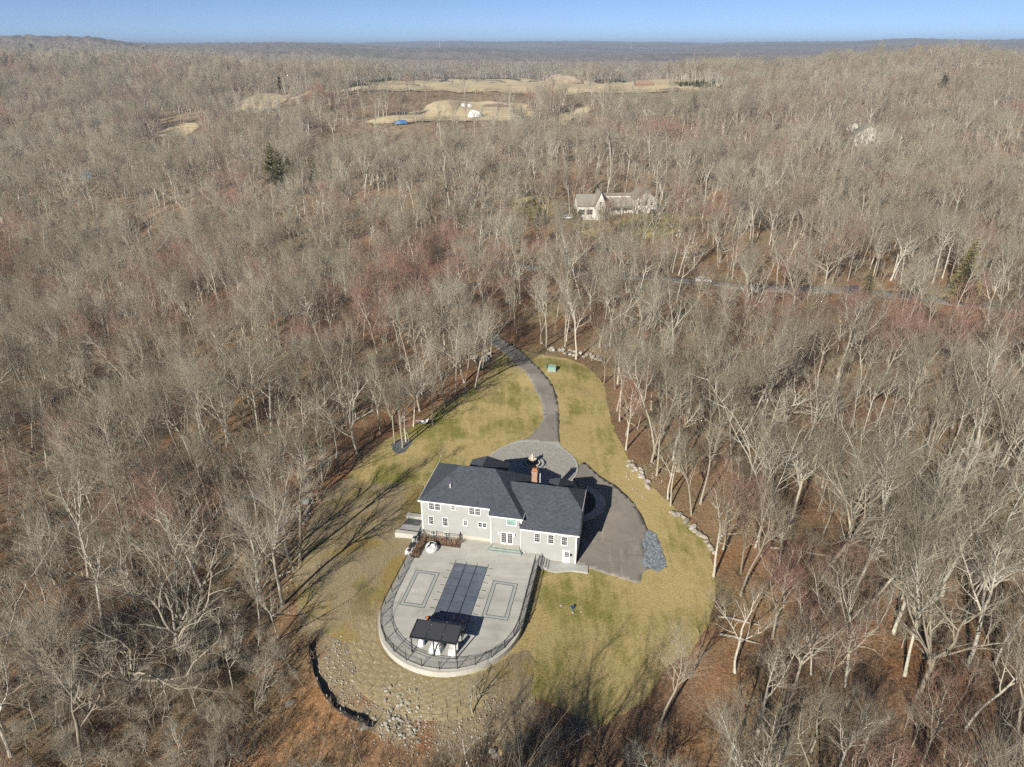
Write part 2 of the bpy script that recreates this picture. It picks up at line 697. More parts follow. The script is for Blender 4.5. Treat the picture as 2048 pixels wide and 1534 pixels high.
def asphalt_material(name, c0, c1, stain):
    m = Mat(name, 0.85, 0.3)
    P = m.pos()
    big = m.noise(P, 0.13, 5, 0.6, 0.5)
    fine = m.noise(P, 9.0, 3, 0.8)
    c = m.mix(m.step(big, 0.35, 0.68), c0, c1)
    c = m.mix(m.step(m.noise(P, 0.5, 5, 0.6), 0.58, 0.75, 0, 0.5), c, stain)
    c = m.mix(m.step(fine, 0.3, 0.8, 0, 0.35), c, tuple(x * 0.6 for x in c0))
    tr = m.noise(m.map(P, (0.9, 0.12, 1), (0, 0, R(-18))), 1.0, 4, 0.6)
    c = m.mix(m.step(tr, 0.58, 0.72, 0, 0.45), c, stain)
    c = m.mix(m.step(m.noise(P, 1.3, 5, 0.7), 0.62, 0.78, 0, 0.5), c, (.30, .25, .17))
    warp = m.n('ShaderNodeVectorMath')
    warp.operation = 'MULTIPLY_ADD'
    nzv = m.n('ShaderNodeTexNoise')
    nzv.inputs['Scale'].default_value = 0.8
    m.l(P, nzv.inputs['Vector'])
    m.l(nzv.outputs['Color'], warp.inputs[0])
    warp.inputs[1].default_value = (2.2, 2.2, 0)
    m.l(P, warp.inputs[2])
    crack = m.vor(warp.outputs[0], 0.22, 'DISTANCE_TO_EDGE', 'Distance')
    c = m.mix(m.step(crack, 0.0, 0.012, 0.55, 0.0), c, tuple(x * 0.4 for x in c0))
    m.color(c)
    m.bump(fine, 0.3, 0.02)
    return m.m


def concrete_material(name, c0, c1, rough=0.8):
    m = Mat(name, rough, 0.3)
    P = m.pos()
    big = m.noise(P, 0.28, 6, 0.62, 0.8)
    st = m.noise(m.map(P, (0.25, 1.3, 1), (0, 0, R(-12))), 0.7, 5, 0.6)
    fine = m.noise(P, 7.0, 4, 0.7)
    c = m.mix(m.step(m.math('ADD', m.math('MULTIPLY', big, 0.55), m.math('MULTIPLY', st, 0.45)), 0.36, 0.64), c0, c1)
    c = m.mix(m.step(fine, 0.3, 0.75, 0, 0.16), c, tuple(x * 0.7 for x in c0))
    m.color(c)
    m.bump(fine, 0.15, 0.01)
    return m.m


def paver_material():
    m = Mat('cobble_pavers', 0.85, 0.3)
    P = m.pos()
    b = m.n('ShaderNodeTexBrick')
    b.inputs['Scale'].default_value = 1.0
    b.inputs['Brick Width'].default_value = 0.26
    b.inputs['Row Height'].default_value = 0.17
    b.inputs['Mortar Size'].default_value = 0.012
    b.inputs['Color1'].default_value = (.27, .265, .25, 1)
    b.inputs['Color2'].default_value = (.44, .43, .40, 1)
    b.inputs['Mortar'].default_value = (.16, .155, .145, 1)
    m.l(m.map(P, (1, 1, 1), (0, 0, R(20))), b.inputs['Vector'])
    c = m.mix(m.step(m.noise(P, 0.5, 4, 0.6), 0.3, 0.7, 0, 0.35), b.outputs[0], (.28, .27, .25))
    m.color(c)
    m.bump(m.math('SUBTRACT', 1.0, b.outputs['Fac']), 0.5, 0.03)
    return m.m


def gravel_material(name, a, b, scale=6.0):
    m = Mat(name, 0.9, 0.3)
    P = m.pos()
    v = m.n('ShaderNodeTexVoronoi')
    v.inputs['Scale'].default_value = scale
    m.l(P, v.inputs['Vector'])
    sep = m.n('ShaderNodeSeparateColor')
    m.l(v.outputs['Color'], sep.inputs[0])
    c = m.mix(sep.outputs[0], a, b)
    c = m.mix(m.step(m.noise(P, 0.8, 4, 0.6), 0.5, 0.7, 0, 0.4), c, a)
    m.color(c)
    m.bump(m.math('SUBTRACT', 1.0, v.outputs['Distance']), 0.9, 0.06)
    return m.m


M_FLOOR = ground_material()
M_LAWN = lawn_material()
M_SEED = seeded_material()
M_RUBBLE = rubble_material()
M_DRIVE = asphalt_material('driveway_asphalt', (.19, .175, .155), (.26, .242, .215), (.34, .315, .28))
M_ROAD = asphalt_material('road_asphalt', (.13, .127, .122), (.19, .185, .18), (.25, .24, .23))
M_PATIO = concrete_material('patio_concrete', (.335, .33, .305), (.50, .495, .465))
M_WALK = concrete_material('walk_concrete', (.32, .325, .315), (.43, .435, .425))
M_WALLC = concrete_material('wall_concrete', (.38, .37, .335), (.52, .51, .47))
M_PAVER = paver_material()
M_BLUESTONE = gravel_material('blue_gravel', (.085, .10, .12), (.26, .30, .34), 5.0)
M_DARKGRAVEL = gravel_material('dark_gravel', (.05, .055, .06), (.17, .18, .185), 6.0)
M_MULCH = gravel_material('mulch', (.05, .035, .025), (.14, .095, .065), 7.0)
M_BLACKMULCH = gravel_material('black_mulch', (.008, .009, .011), (.03, .03, .035), 7.0)
M_FIELD = None


def field_material():
    m = Mat('dry_field', 0.95, 0.1)
    P = m.pos()
    st = m.noise(m.map(P, (0.02, 0.22, 1), (0, 0, R(6))), 1.0, 5, 0.6)
    fine = m.noise(P, 0.35, 5, 0.7)
    c = m.ramp(m.math('ADD', m.math('MULTIPLY', st, 0.55), m.math('MULTIPLY', fine, 0.45)),
               [(0.32, (.30, .235, .145)), (0.5, (.48, .40, .26)), (0.68, (.60, .52, .36))])
    m.color(c)
    m.bump(fine, 0.6, 0.4)
    return m.m


M_FIELD = field_material()

# ------------------------------------------------------------------ the ground sheet
def axis(lo, hi, step, far_lo, far_hi, g=1.075):
    a = list(np.arange(lo, hi + 1e-6, step))
    s = step
    while a[-1] < far_hi:
        s *= g
        a.append(a[-1] + s)
    s = step
    while a[0] > far_lo:
        s *= g
        a.insert(0, a[0] - s)
    return np.array(a)


GX = axis(-62, 62, 1.0, -13000, 13000)
GY = axis(30, 165, 1.0, -160, 14500)
gx, gy = np.meshgrid(GX, GY)
gz = H(gx, gy)
nx, ny = len(GX), len(GY)
idx = np.arange(nx * ny).reshape(ny, nx)
q = np.stack([idx[:-1, :-1], idx[:-1, 1:], idx[1:, 1:], idx[1:, :-1]], -1).reshape(-1, 4)
me = mesh_np('ground', np.stack([gx.ravel(), gy.ravel(), gz.ravel()], 1), q.ravel(), np.full(len(q), 4), [M_FLOOR], smooth=True)
ground = link_mesh('ground', me)
ground['kind'] = 'structure'

# ------------------------------------------------------------------ lawn outlines, traced on the terrain
def trace(pts, n=5, closed=True):
    return spline([at(*p) for p in pts], n, closed)


LAWN_PX = [(1000, 712), (980, 738), (950, 766), (915, 792), (880, 815), (848, 842), (800, 866), (760, 890), (722, 920), (695, 952),
           (668, 985), (645, 1015), (622, 1060), (604, 1110), (596, 1160), (600, 1200), (628, 1245), (690, 1275), (745, 1296),
           (790, 1340), (850, 1372), (930, 1386), (1010, 1388), (1080, 1402), (1140, 1425), (1208, 1446), (1262, 1420), (1300, 1392),
           (1330, 1340), (1388, 1296), (1418, 1244), (1432, 1180), (1426, 1120), (1398, 1066), (1350, 1018), (1302, 970), (1266, 930),
           (1244, 890), (1220, 832), (1212, 790), (1202, 762), (1162, 728), (1118, 715), (1064, 706), (1030, 700)]
LAWN = trace(LAWN_PX, 4)
SEED_PX = [(688, 958), (770, 968), (846, 972), (850, 1010), (858, 1075), (800, 1180), (780, 1240), (800, 1320), (880, 1356), (960, 1350), (1045, 1300),
           (1075, 1330), (1062, 1370), (1072, 1412), (1010, 1400), (930, 1396), (848, 1382), (784, 1350), (738, 1306), (683, 1284), (620, 1252), (593, 1203),
           (588, 1160), (596, 1110), (614, 1057), (638, 1011), (661, 980)]
SEED = [at(*p) for p in SEED_PX]
RUB_PX = [(600, 1190), (640, 1240), (700, 1270), (760, 1300), (800, 1345), (860, 1372), (960, 1386), (1060, 1400), (1150, 1430), (1200, 1446),
          (1130, 1480), (1040, 1500), (960, 1520), (880, 1525), (800, 1500), (750, 1462), (690, 1430), (640, 1370), (612, 1300), (602, 1240)]
RUB = trace(RUB_PX, 3)
lawn = sheet('lawn', LAWN, 0.05, M_LAWN, 1.0, 0.35, 3)
seeded = sheet('seeded_slope', SEED, 0.085, M_SEED, 0.8, 0.45, 5)
rubble = sheet('rubble_slope', RUB, 0.025, M_RUBBLE, 1.0, 0.5, 7)

# driveway: centre line pixels and widths in metres
DRV_L = [(872, 640), (905, 648), (948, 668), (985, 690), (1022, 720), (1052, 748), (1070, 778), (1082, 808), (1086, 840), (1066, 868), (1044, 882)]
DRV_R = [(890, 622), (930, 640), (978, 660), (1012, 682), (1052, 712), (1080, 738), (1102, 766), (1114, 795), (1118, 830), (1118, 862), (1120, 888)]
drv = [at(*p) for p in DRV_L]
drr = [at(*p) for p in DRV_R]
DRIVE = spline(drv, 4) + list(reversed(spline(drr, 4)))
driveway = sheet('driveway', DRIVE, 0.10, M_DRIVE, 0.7, 0.20, 11, skirt=0.12)

# ------------------------------------------------------------------ trees
def bark_material(name, stops, dark=0.45, stand=0.0, standc=(.29, .185, .145)):
    """bark colour differs from tree to tree and from stand to stand"""
    m = Mat(name, 0.9, 0.15)
    oi = m.n('ShaderNodeObjectInfo')
    c = m.ramp(oi.outputs['Random'], stops)
    if stand:
        loc = oi.outputs['Location']
        c = m.mix(m.step(m.noise(loc, 0.017, 3, 0.6), 0.50, 0.64, 0, stand), c, standc)
        c = m.mix(m.step(m.noise(m.map(loc, (1, 1, 1), (0, 0, 0), (400, 90, 0)), 0.024, 3, 0.6), 0.48, 0.62, 0, 0.65), c, (.40, .37, .30))
        c = m.mix(m.step(m.noise(m.map(loc, (1, 1, 1), (0, 0, 0), (90, 700, 0)), 0.028, 3, 0.6), 0.52, 0.66, 0, 0.65), c, (.17, .15, .12))
    nz = m.noise(m.map(m.co(), (3, 3, 0.6)), 1.6, 5, 0.7)
    c = m.mix(m.step(nz, 0.5, 0.72, 0, dark), c, (.10, .085, .065))
    m.color(c)
    return m.m


M_BARK = bark_material('bark', [(0.0, (.22, .19, .145)), (0.25, (.33, .295, .235)), (0.55, (.44, .41, .345)), (0.85, (.53, .50, .435)), (1.0, (.26, .225, .18))])
M_TWIG = bark_material('twigs', [(0.0, (.21, .19, .138)), (0.3, (.305, .282, .21)), (0.62, (.26, .235, .172)), (0.85, (.245, .205, .148)), (1.0, (.22, .172, .125))], 0.2, 0.5)
M_TWIG2 = bark_material('pale_twigs', [(0.0, (.31, .29, .225)), (0.5, (.38, .36, .285)), (1.0, (.32, .295, .23))], 0.2, 0.35)
M_REDTWIG = bark_material('red_twigs', [(0.0, (.29, .19, .145)), (0.5, (.30, .17, .135)), (1.0, (.27, .185, .14))], 0.2)
M_BRUSH = bark_material('brush', [(0.0, (.22, .165, .11)), (0.4, (.19, .125, .08)), (0.7, (.27, .22, .15)), (1.0, (.20, .115, .08))], 0.3)


def rot_about(v, ax, an):
    return v * math.cos(an) + np.cross(ax, v) * math.sin(an) + ax * np.dot(ax, v) * (1 - math.cos(an))


def unit(v):
    return v / (np.linalg.norm(v) + 1e-9)


def perp(v, rs):
    a = rs.normal(size=3)
    return unit(a - v * np.dot(a, v))


def polyline(p, d, L, n, wob, tropism, rs):
    pts = [p]
    dirs = []
    for i in range(n):
        d = unit(d + wob * rs.normal(size=3) + np.array([0, 0, tropism]))
        p = p + d * (L / n)
        pts.append(p)
        dirs.append(d)
    return np.array(pts), np.array(dirs)


class Tree:
    def __init__(self):
        self.parts = {0: ([], [], 0), 1: ([], [], 0)}   # verts, quads
        self.V = [[], []]
        self.F = [[], []]
        self.n = [0, 0]

    def tube(self, k, pts, rad, sides):
        n = len(pts)
        t = np.gradient(pts, axis=0)
        t /= np.linalg.norm(t, axis=1)[:, None] + 1e-9
        ref = np.array([0.37, 0.91, 0.18])
        a = np.cross(t, ref)
        a /= np.linalg.norm(a, axis=1)[:, None] + 1e-9
        c = np.cross(t, a)
        an = np.arange(sides) * 2 * math.pi / sides
        ring = (a[:, None, :] * np.cos(an)[None, :, None] + c[:, None, :] * np.sin(an)[None, :, None]) * rad[:, None, None] + pts[:, None, :]
        b = self.n[k]
        self.V[k].append(ring.reshape(-1, 3))
        i = np.arange(n - 1)[:, None] * sides
        s = np.arange(sides)[None, :]
        s2 = (s + 1) % sides
        self.F[k].append(np.stack([i + s, i + s2, i + sides + s2, i + sides + s], -1).reshape(-1, 4) + b)
        self.n[k] += n * sides

    def cones(self, k, p0, p1, r):
        """thin three-sided spikes, vectorised"""
        m = len(p0)
        t = p1 - p0
        t = t / (np.linalg.norm(t, axis=1)[:, None] + 1e-9)
        a = np.cross(t, np.array([0.41, 0.22, 0.88]))
        a /= np.linalg.norm(a, axis=1)[:, None] + 1e-9
        c = np.cross(t, a)
        b = self.n[k]
        V = np.empty((m, 4, 3))
        for q in range(3):
            an = 2 * math.pi * q / 3
            V[:, q] = p0 + (a * math.cos(an) + c * math.sin(an)) * r[:, None]
        V[:, 3] = p1
        self.V[k].append(V.reshape(-1, 3))
        o = np.arange(m)[:, None] * 4 + b
        for q in range(3):
            self.F[k].append(np.concatenate([o + q, o + (q + 1) % 3, o + 3, o + 3], 1))
        self.n[k] += m * 4

    def mesh(self, name, k, mats):
        V, F, cnt, mi = [], [], [], []
        off = 0
        for kk in ([k] if k is not None else [0, 1]):
            if not self.V[kk]:
                continue
            v = np.concatenate(self.V[kk])
            f = np.concatenate(self.F[kk]) + off
            off += len(v)
            V.append(v)
            tri = f[:, 2] == f[:, 3]
            F.append(f[~tri].ravel())
            cnt.append(np.full((~tri).sum(), 4))
            mi.append(np.full((~tri).sum(), kk if k is None else 0))
            F.append(f[tri][:, :3].ravel())
            cnt.append(np.full(tri.sum(), 3))
            mi.append(np.full(tri.sum(), kk if k is None else 0))
        return mesh_np(name, np.concatenate(V), np.concatenate(F), np.concatenate(cnt), mats, np.concatenate(mi))


def grow_tree(seed, height, spread, clear, leaders, n2, n3, n4, thick=1.0, trunk_r=None, lean=0.05, wild=0.12, sides=(7, 5, 3), forkang=(18, 38), tw=0.014, up=0.30, tl=1.25):
    """bare tree: trunk, ascending leaders, side branches, branchlets, twigs"""
    rs = np.random.RandomState(seed)
    T = Tree()
    r0 = trunk_r or height * 0.0115
    d0 = unit(np.array([rs.normal() * lean, rs.normal() * lean, 1.0]))
    tl = height * clear
    pts, dirs = polyline(np.array([0, 0, -0.4]), d0, tl + 0.4, 7, 0.035 + wild * 0.15, 0.03, rs)
    rad = np.linspace(1.0, 0.78, 8) * r0 * thick
    rad[0] *= 1.5
    rad[1] *= 1.08
    T.tube(0, pts, rad, sides[0])
    top, dt = pts[-1], dirs[-1]
    lead = []
    az0 = rs.uniform(0, 6.28)
    for i in range(leaders):
        an = R(rs.uniform(*forkang)) * (0.35 if i == 0 else 1.0)
        ax = np.array([math.cos(az0 + i * 2.4), math.sin(az0 + i * 2.4), 0])
        d = unit(rot_about(dt, unit(np.cross(dt, ax)), an))
        start = top if i == 0 else pts[-1 - int(rs.choice([0, 0, 1, 1, 2]))]
        L = (height - start[2]) * rs.uniform(0.8, 1.02) / max(0.6, d[2] ** 0.5) * (1.0 if i == 0 else 0.9)
        lead.append((start, d, L, r0 * thick * (0.66 if i == 0 else rs.uniform(0.46, 0.64))))
    tw0, tw1, twr = [], [], []

    def twigs(P, D, L, num, base):
        n = len(P) - 1
        for _ in range(num):
            t = rs.uniform(0.15, 1.0) * n
            i = min(int(t), n - 1)
            p = P[i] + (P[i + 1] - P[i]) * (t - i)
            d = unit(D[i] + perp(D[i], rs) * rs.uniform(0.35, 0.95) + np.array([0, 0, up]))
            tw0.append(p)
            tw1.append(p + d * L * rs.uniform(0.5, 1.2))
            twr.append(base * rs.uniform(0.7, 1.2))

    def branchlets(P, D, L, num, r):
        n = len(P) - 1
        for q in range(num):
            t = (0.2 + 0.8 * (q + rs.uniform(0, 1)) / num) * n
            i = min(int(t), n - 1)
            p = P[i] + (P[i + 1] - P[i]) * (t - i)
            d = unit(D[i] + perp(D[i], rs) * rs.uniform(0.5, 1.1) + np.array([0, 0, 0.2]))
            l = L * rs.uniform(0.6, 1.15) * (1.1 - 0.4 * t / n)
            pp, dd = polyline(p, d, l, 2, wild, 0.08, rs)
            T.tube(1, pp, np.array([r, r * 0.7, r * 0.35]), sides[2])
            twigs(pp, dd, l * 0.62 * tl, n4, tw * thick)

    for (p, d, L, r) in lead:
        P, D = polyline(p, d, L, 7, wild, 0.05, rs)
        T.tube(0, P, r * np.linspace(1, 0.16, 8), sides[1])
        for q in range(n2):
            t = (0.12 + 0.86 * (q + rs.uniform(0, 1)) / n2) * 7
            i = min(int(t), 6)
            s = P[i] + (P[i + 1] - P[i]) * (t - i)
            f = t / 7
            dd = unit(D[i] * 0.8 + perp(D[i], rs) * rs.uniform(0.6, 1.15) + np.array([0, 0, 0.15]))
            l = height * spread * rs.uniform(0.65, 1.1) * (1.0 - 0.55 * f)
            rr = max(0.042, r * (1 - 0.72 * f) * 0.74)
            P2, D2 = polyline(s, dd, l, 4, wild * 1.3, 0.09, rs)
            T.tube(0 if rr > 0.026 * thick else 1, P2, rr * np.linspace(1, 0.25, 5), sides[2] if rr < 0.06 else sides[1])
            branchlets(P2, D2, l * 0.46, n3, max(0.021, rr * 0.44) * max(1.0, thick * 0.8))
        branchlets(P[4:], D[4:], height * spread * 0.36, max(2, n3 - 1), 0.018 * thick)
    T.cones(1, np.array(tw0), np.array(tw1), np.array(twr))
    top_z = max(v[:, 2].max() for v in T.V[1])
    for kk in (0, 1):
        T.V[kk] = [v * (height / top_z) for v in T.V[kk]]
    return T


def grow_bush(seed, h, stems, n3, thick=1.0):
    rs = np.random.RandomState(seed)
    T = Tree()
    a, b, r = [], [], []
    for i in range(stems):
        az = rs.uniform(0, 6.28)
        d = unit(np.array([math.cos(az) * rs.uniform(0.1, 0.9), math.sin(az) * rs.uniform(0.1, 0.9), 1.0]))
        p = np.array([math.cos(az), math.sin(az), 0]) * rs.uniform(0, 0.25 * h) + np.array([0, 0, -0.1])
        P, D = polyline(p, d, h * rs.uniform(0.6, 1.1), 3, 0.18, 0.02, rs)
        T.tube(1, P, np.array([0.022, .017, .012, .005]) * thick, 3)
        for q in range(n3):
            t = rs.uniform(0.25, 1) * 3
            k = min(int(t), 2)
            s = P[k] + (P[k + 1] - P[k]) * (t - k)
            dd = unit(D[k] + perp(D[k], rs) * rs.uniform(0.4, 1.0))
            a.append(s)
            b.append(s + dd * h * rs.uniform(0.15, 0.45))
            r.append(0.011 * thick)
    T.cones(1, np.array(a), np.array(b), np.array(r))
    return T


NEAR = []     # (Tree, joined mesh, height, red?)
specs = [
    # seed, height, spread, clear, leaders, n2, n3, n4, kwargs
    (11, 20, .25, .46, 4, 8, 4, 3, dict(wild=.10)),
    (12, 22, .22, .52, 3, 10, 4, 3, dict(wild=.09)),
    (13, 18, .29, .36, 5, 7, 4, 3, dict(wild=.14, forkang=(24, 50))),
    (14, 21, .22, .54, 4, 8, 4, 3, dict(wild=.10)),
    (15, 17, .31, .30, 5, 7, 4, 3, dict(wild=.17, forkang=(28, 58), trunk_r=.27)),
    (16, 19, .25, .44, 4, 8, 5, 4, dict(wild=.11)),
    (17, 23, .20, .58, 3, 10, 4, 3, dict(wild=.09, trunk_r=.24)),
    (18, 15, .28, .40, 4, 7, 5, 4, dict(wild=.13)),
    (19, 19, .17, .52, 2, 11, 4, 3, dict(wild=.08)),
    (20, 16, .34, .26, 6, 6, 4, 3, dict(wild=.20, forkang=(30, 66), trunk_r=.24)),
    (21, 21, .24, .44, 5, 7, 4, 3, dict(wild=.12, forkang=(16, 34))),
    (22, 18, .24, .20, 3, 9, 4, 3, dict(wild=.12, forkang=(12, 26), trunk_r=.14)),
]
M_CROWNS = [M_TWIG, M_TWIG, M_TWIG2, M_TWIG, M_TWIG2, M_REDTWIG, M_TWIG, M_REDTWIG, M_TWIG2, M_TWIG, M_TWIG, M_TWIG2]
PROTO = bpy.data.collections.new('tree_kinds')
PROTO_MID = bpy.data.collections.new('mid_tree_kinds')
PROTO_FAR = bpy.data.collections.new('far_tree_kinds')
PROTO_BRUSH = bpy.data.collections.new('brush_kinds')
for k, (sd, h, sp, cl, le, n2, n3, n4, kw) in enumerate(specs):
    T = grow_tree(sd, h, sp, cl, le, n2, n3, n4, **kw)
    NEAR.append((T.mesh('trunk', 0, [M_BARK]), T.mesh('crown', 1, [M_CROWNS[k]]), h))
    o = bpy.data.objects.new('kind_%02d' % k, T.mesh('near_tree', None, [M_BARK, M_CROWNS[k]]))
    PROTO.objects.link(o)
    T = grow_tree(sd + 50, h, sp, cl * 0.9, le, n2 - 2, 4, 3, thick=1.25, sides=(5, 4, 3), tw=.018, up=.5, tl=1.35, **kw)
    o = bpy.data.objects.new('mid_kind_%02d' % k, T.mesh('mid_tree', None, [M_BARK, M_CROWNS[k]]))
    PROTO_MID.objects.link(o)
    kw2 = dict(kw)
    T = grow_tree(sd + 90, h, sp * 1.1, cl * 0.7, 3, 5, 3, 3, thick=1.8, sides=(4, 3, 3), tw=.045, up=.5, tl=1.4, **kw2)
    o = bpy.data.objects.new('far_kind_%02d' % k, T.mesh('far_tree', None, [M_BARK, M_CROWNS[k]]))
    PROTO_FAR.objects.link(o)
for k in range(4):
    T = grow_bush(200 + k, (1.6, 2.4, 1.2, 3.2)[k], (16, 14, 18, 10)[k], (7, 8, 6, 9)[k])
    o = bpy.data.objects.new('brush_%02d' % k, T.mesh('brush', 1, [M_BRUSH]))
    PROTO_BRUSH.objects.link(o)


def scatter(name, coll, pts, rot, scl, idx, parent=None):
    """one object that stands instances of a collection on points"""
    me = bpy.data.meshes.new(name)
    n = len(pts)
    me.vertices.add(n)
    me.vertices.foreach_set('co', np.asarray(pts, np.float32).ravel())
    a = me.attributes.new('rot', 'FLOAT_VECTOR', 'POINT')
    a.data.foreach_set('vector', np.asarray(rot, np.float32).ravel())
    a = me.attributes.new('scl', 'FLOAT_VECTOR', 'POINT')
    a.data.foreach_set('vector', np.asarray(scl, np.float32).ravel())
    a = me.attributes.new('idx', 'INT', 'POINT')
    a.data.foreach_set('value', np.asarray(idx, np.int32))
    o = link_mesh(name, me, parent)
    g = bpy.data.node_groups.new(name, 'GeometryNodeTree')
    g.interface.new_socket('Geometry', in_out='INPUT', socket_type='NodeSocketGeometry')
    g.interface.new_socket('Geometry', in_out='OUTPUT', socket_type='NodeSocketGeometry')
    gi = g.nodes.new('NodeGroupInput')
    go = g.nodes.new('NodeGroupOutput')
    ip = g.nodes.new('GeometryNodeInstanceOnPoints')
    ci = g.nodes.new('GeometryNodeCollectionInfo')
    ci.inputs['Collection'].default_value = coll
    ci.inputs['Separate Children'].default_value = True
    ci.inputs['Reset Children'].default_value = True
    ip.inputs['Pick Instance'].default_value = True

    def att(nm, typ):
        k = g.nodes.new('GeometryNodeInputNamedAttribute')
        k.data_type = typ
        k.inputs['Name'].default_value = nm
        return k.outputs[0]
    e2r = g.nodes.new('FunctionNodeEulerToRotation')
    g.links.new(att('rot', 'FLOAT_VECTOR'), e2r.inputs[0])
    g.links.new(gi.outputs[0], ip.inputs['Points'])
    g.links.new(ci.outputs[0], ip.inputs['Instance'])
    g.links.new(att('idx', 'INT'), ip.inputs['Instance Index'])
    g.links.new(e2r.outputs[0], ip.inputs['Rotation'])
    g.links.new(att('scl', 'FLOAT_VECTOR'), ip.inputs['Scale'])
    g.links.new(ip.outputs[0], go.inputs[0])
    md = o.modifiers.new('scatter', 'NODES')
    md.node_group = g
    o['kind'] = 'stuff'
    return o


# ---- where trees may stand
ROAD_PX = [(900, 505), (1010, 528), (1110, 541), (1240, 551), (1390, 564), (1540, 577), (1690, 583), (1850, 597), (2040, 620), (2200, 640)]
ROAD_C = spline([at(*p) for p in ROAD_PX], 6)
FIELD_PX = [
    [(570, 200), (690, 186), (850, 183), (950, 186), (1060, 188), (1170, 188), (1300, 186), (1420, 184), (1440, 170), (1380, 166), (1280, 163), (1180, 164), (1080, 163), (960, 160), (860, 158), (760, 160), (640, 178)],
    [(720, 246), (790, 232), (850, 215), (930, 204), (1000, 205), (1050, 212), (1070, 225), (1060, 240), (1010, 246), (930, 243), (850, 244), (790, 248)],
    [(470, 212), (505, 192), (565, 192), (570, 208), (545, 220), (490, 226)],
    [(305, 274), (335, 256), (395, 246), (385, 266), (335, 280)],
    [(1108, 246), (1140, 226), (1178, 214), (1174, 226), (1137, 243), (1112, 252)],
    [(1020, 402), (1060, 392), (1120, 402), (1165, 428), (1240, 436), (1330, 428), (1384, 432), (1376, 458), (1300, 478), (1240, 486), (1180, 474), (1100, 446), (1040, 434)],
]
FIELDS = [trace(p, 3) for p in FIELD_PX]
# thin or open stretches: (outline, share of trees kept)
OPEN_PX = [
    ([(600, 330), (640, 262), (720, 246), (860, 240), (1070, 236), (1080, 262), (1000, 300), (900, 322), (760, 335)], 0.10),
    ([(640, 240), (700, 196), (860, 183), (1080, 186), (1180, 188), (1180, 214), (1060, 214), (1000, 203), (900, 203), (800, 230)], 0.035),
    ([(1180, 186), (1440, 182), (1460, 222), (1190, 232)], 0.07),
    ([(450, 226), (590, 205), (600, 255), (460, 270)], 0.1),
    ([(290, 280), (405, 252), (415, 315), (300, 330)], 0.1),
    ([(1090, 250), (1185, 225), (1190, 285), (1095, 300)], 0.15),
    ([(1000, 440), (1130, 455), (1250, 490), (1390, 460), (1420, 540), (1200, 545), (1010, 520)], 0.55),
    ([(1040, 350), (1340, 350), (1340, 400), (1040, 400)], 0.55),
    ([(1230, 562), (1480, 575), (1760, 590), (1760, 690), (1500, 690), (1230, 650)], 0.42),
    ([(1230, 490), (1600, 500), (1760, 560), (1480, 560), (1230, 545)], 0.40),
    ([(1670, 290), (1790, 290), (1800, 345), (1660, 345)], 0.6),
    ([(960, 560), (1220, 575), (1230, 690), (1060, 690), (980, 640)], 0.6),
    ([(150, 360), (200, 360), (200, 395), (150, 395)], 0.1),
]
OPEN_PX.append((FIELD_PX[5], 0.4))
OPENS = [([at(*p) for p in P_], k) for P_, k in OPEN_PX]
DRIVE_WIDE = [((a[0] - 1.5), a[1]) for a in spline(drv, 4)] + [((a[0] + 1.5), a[1]) for a in reversed(spline(drr, 4))]


def dist_line(line, x, y):
    d = np.full(np.shape(x), 1e9)
    L = np.array(line)
    for a, b in zip(L[:-1], L[1:]):
        ab = b - a
        t = np.clip(((x - a[0]) * ab[0] + (y - a[1]) * ab[1]) / (ab @ ab + 1e-9), 0, 1)
        d = np.minimum(d, np.hypot(x - a[0] - t * ab[0], y - a[1] - t * ab[1]))
    return d


def free(x, y):
    ok = ~inside(LAWN, x, y) & ~inside(RUB, x, y) & ~inside(DRIVE_WIDE, x, y)
    ok &= dist_line(ROAD_C, x, y) > 4.8
    for f in FIELDS[:5]:
        ok &= ~inside(f, x, y)
    hx_, hy_ = at(1236, 432)
    ok &= ~((np.abs(x - hx_) < 18) & (y > hy_ - 4) & (y < hy_ + 13))
    return ok


def thin(x, y, rs):
    keep = np.ones(len(x), bool)
    for poly, k in OPENS:
        keep &= ~inside(poly, x, y) | (rs.uniform(0, 1, len(x)) < k)
    return keep


def clear_of_patio(x, y, h):
    """the photograph's patio and house lie in full sun: no tree throws its shadow there"""
    L = h / math.tan(SUN_EL)
    ok = np.ones(len(x), bool)
    for f in np.linspace(0.05, 1.0, 14):
        lx, ly = wl(x + math.sin(SUN_AZ) * L * f, y + math.cos(SUN_AZ) * L * f)
        m = 0.5 + 3.0 * f
        ok &= ~((lx > -22 - m) & (lx < -4.5 + m) & (ly > -21 - m * .5) & (ly < 2))
    return ok


def lawn_open(x, y, h):
    """crowns do not hang in front of the lawn"""
    z = H(x, y)
    ok = np.ones(len(x), bool)
    for f in (.45, .7, .95):
        px, py, _ = project(x, y, z + h * f)
        hit = inside(LAWN_PX, px, py)
        for w_ in (-45, 45):
            hit |= inside(LAWN_PX, px + w_, py)
        ok &= ~(hit & (y < 72))
    return ok


def straw_sun(x, y, h, rs):
    """most of the straw slope left of the house is sunlit"""
    L = h / math.tan(SUN_EL)
    hit = np.zeros(len(x), bool)
    for f in np.linspace(0.3, 1.0, 8):
        lx, ly = wl(x + math.sin(SUN_AZ) * L * f, y + math.cos(SUN_AZ) * L * f)
        hit |= (lx > -33) & (lx < -22) & (ly > -17) & (ly < 9)
    return ~hit | (rs.uniform(0, 1, len(x)) < .35)


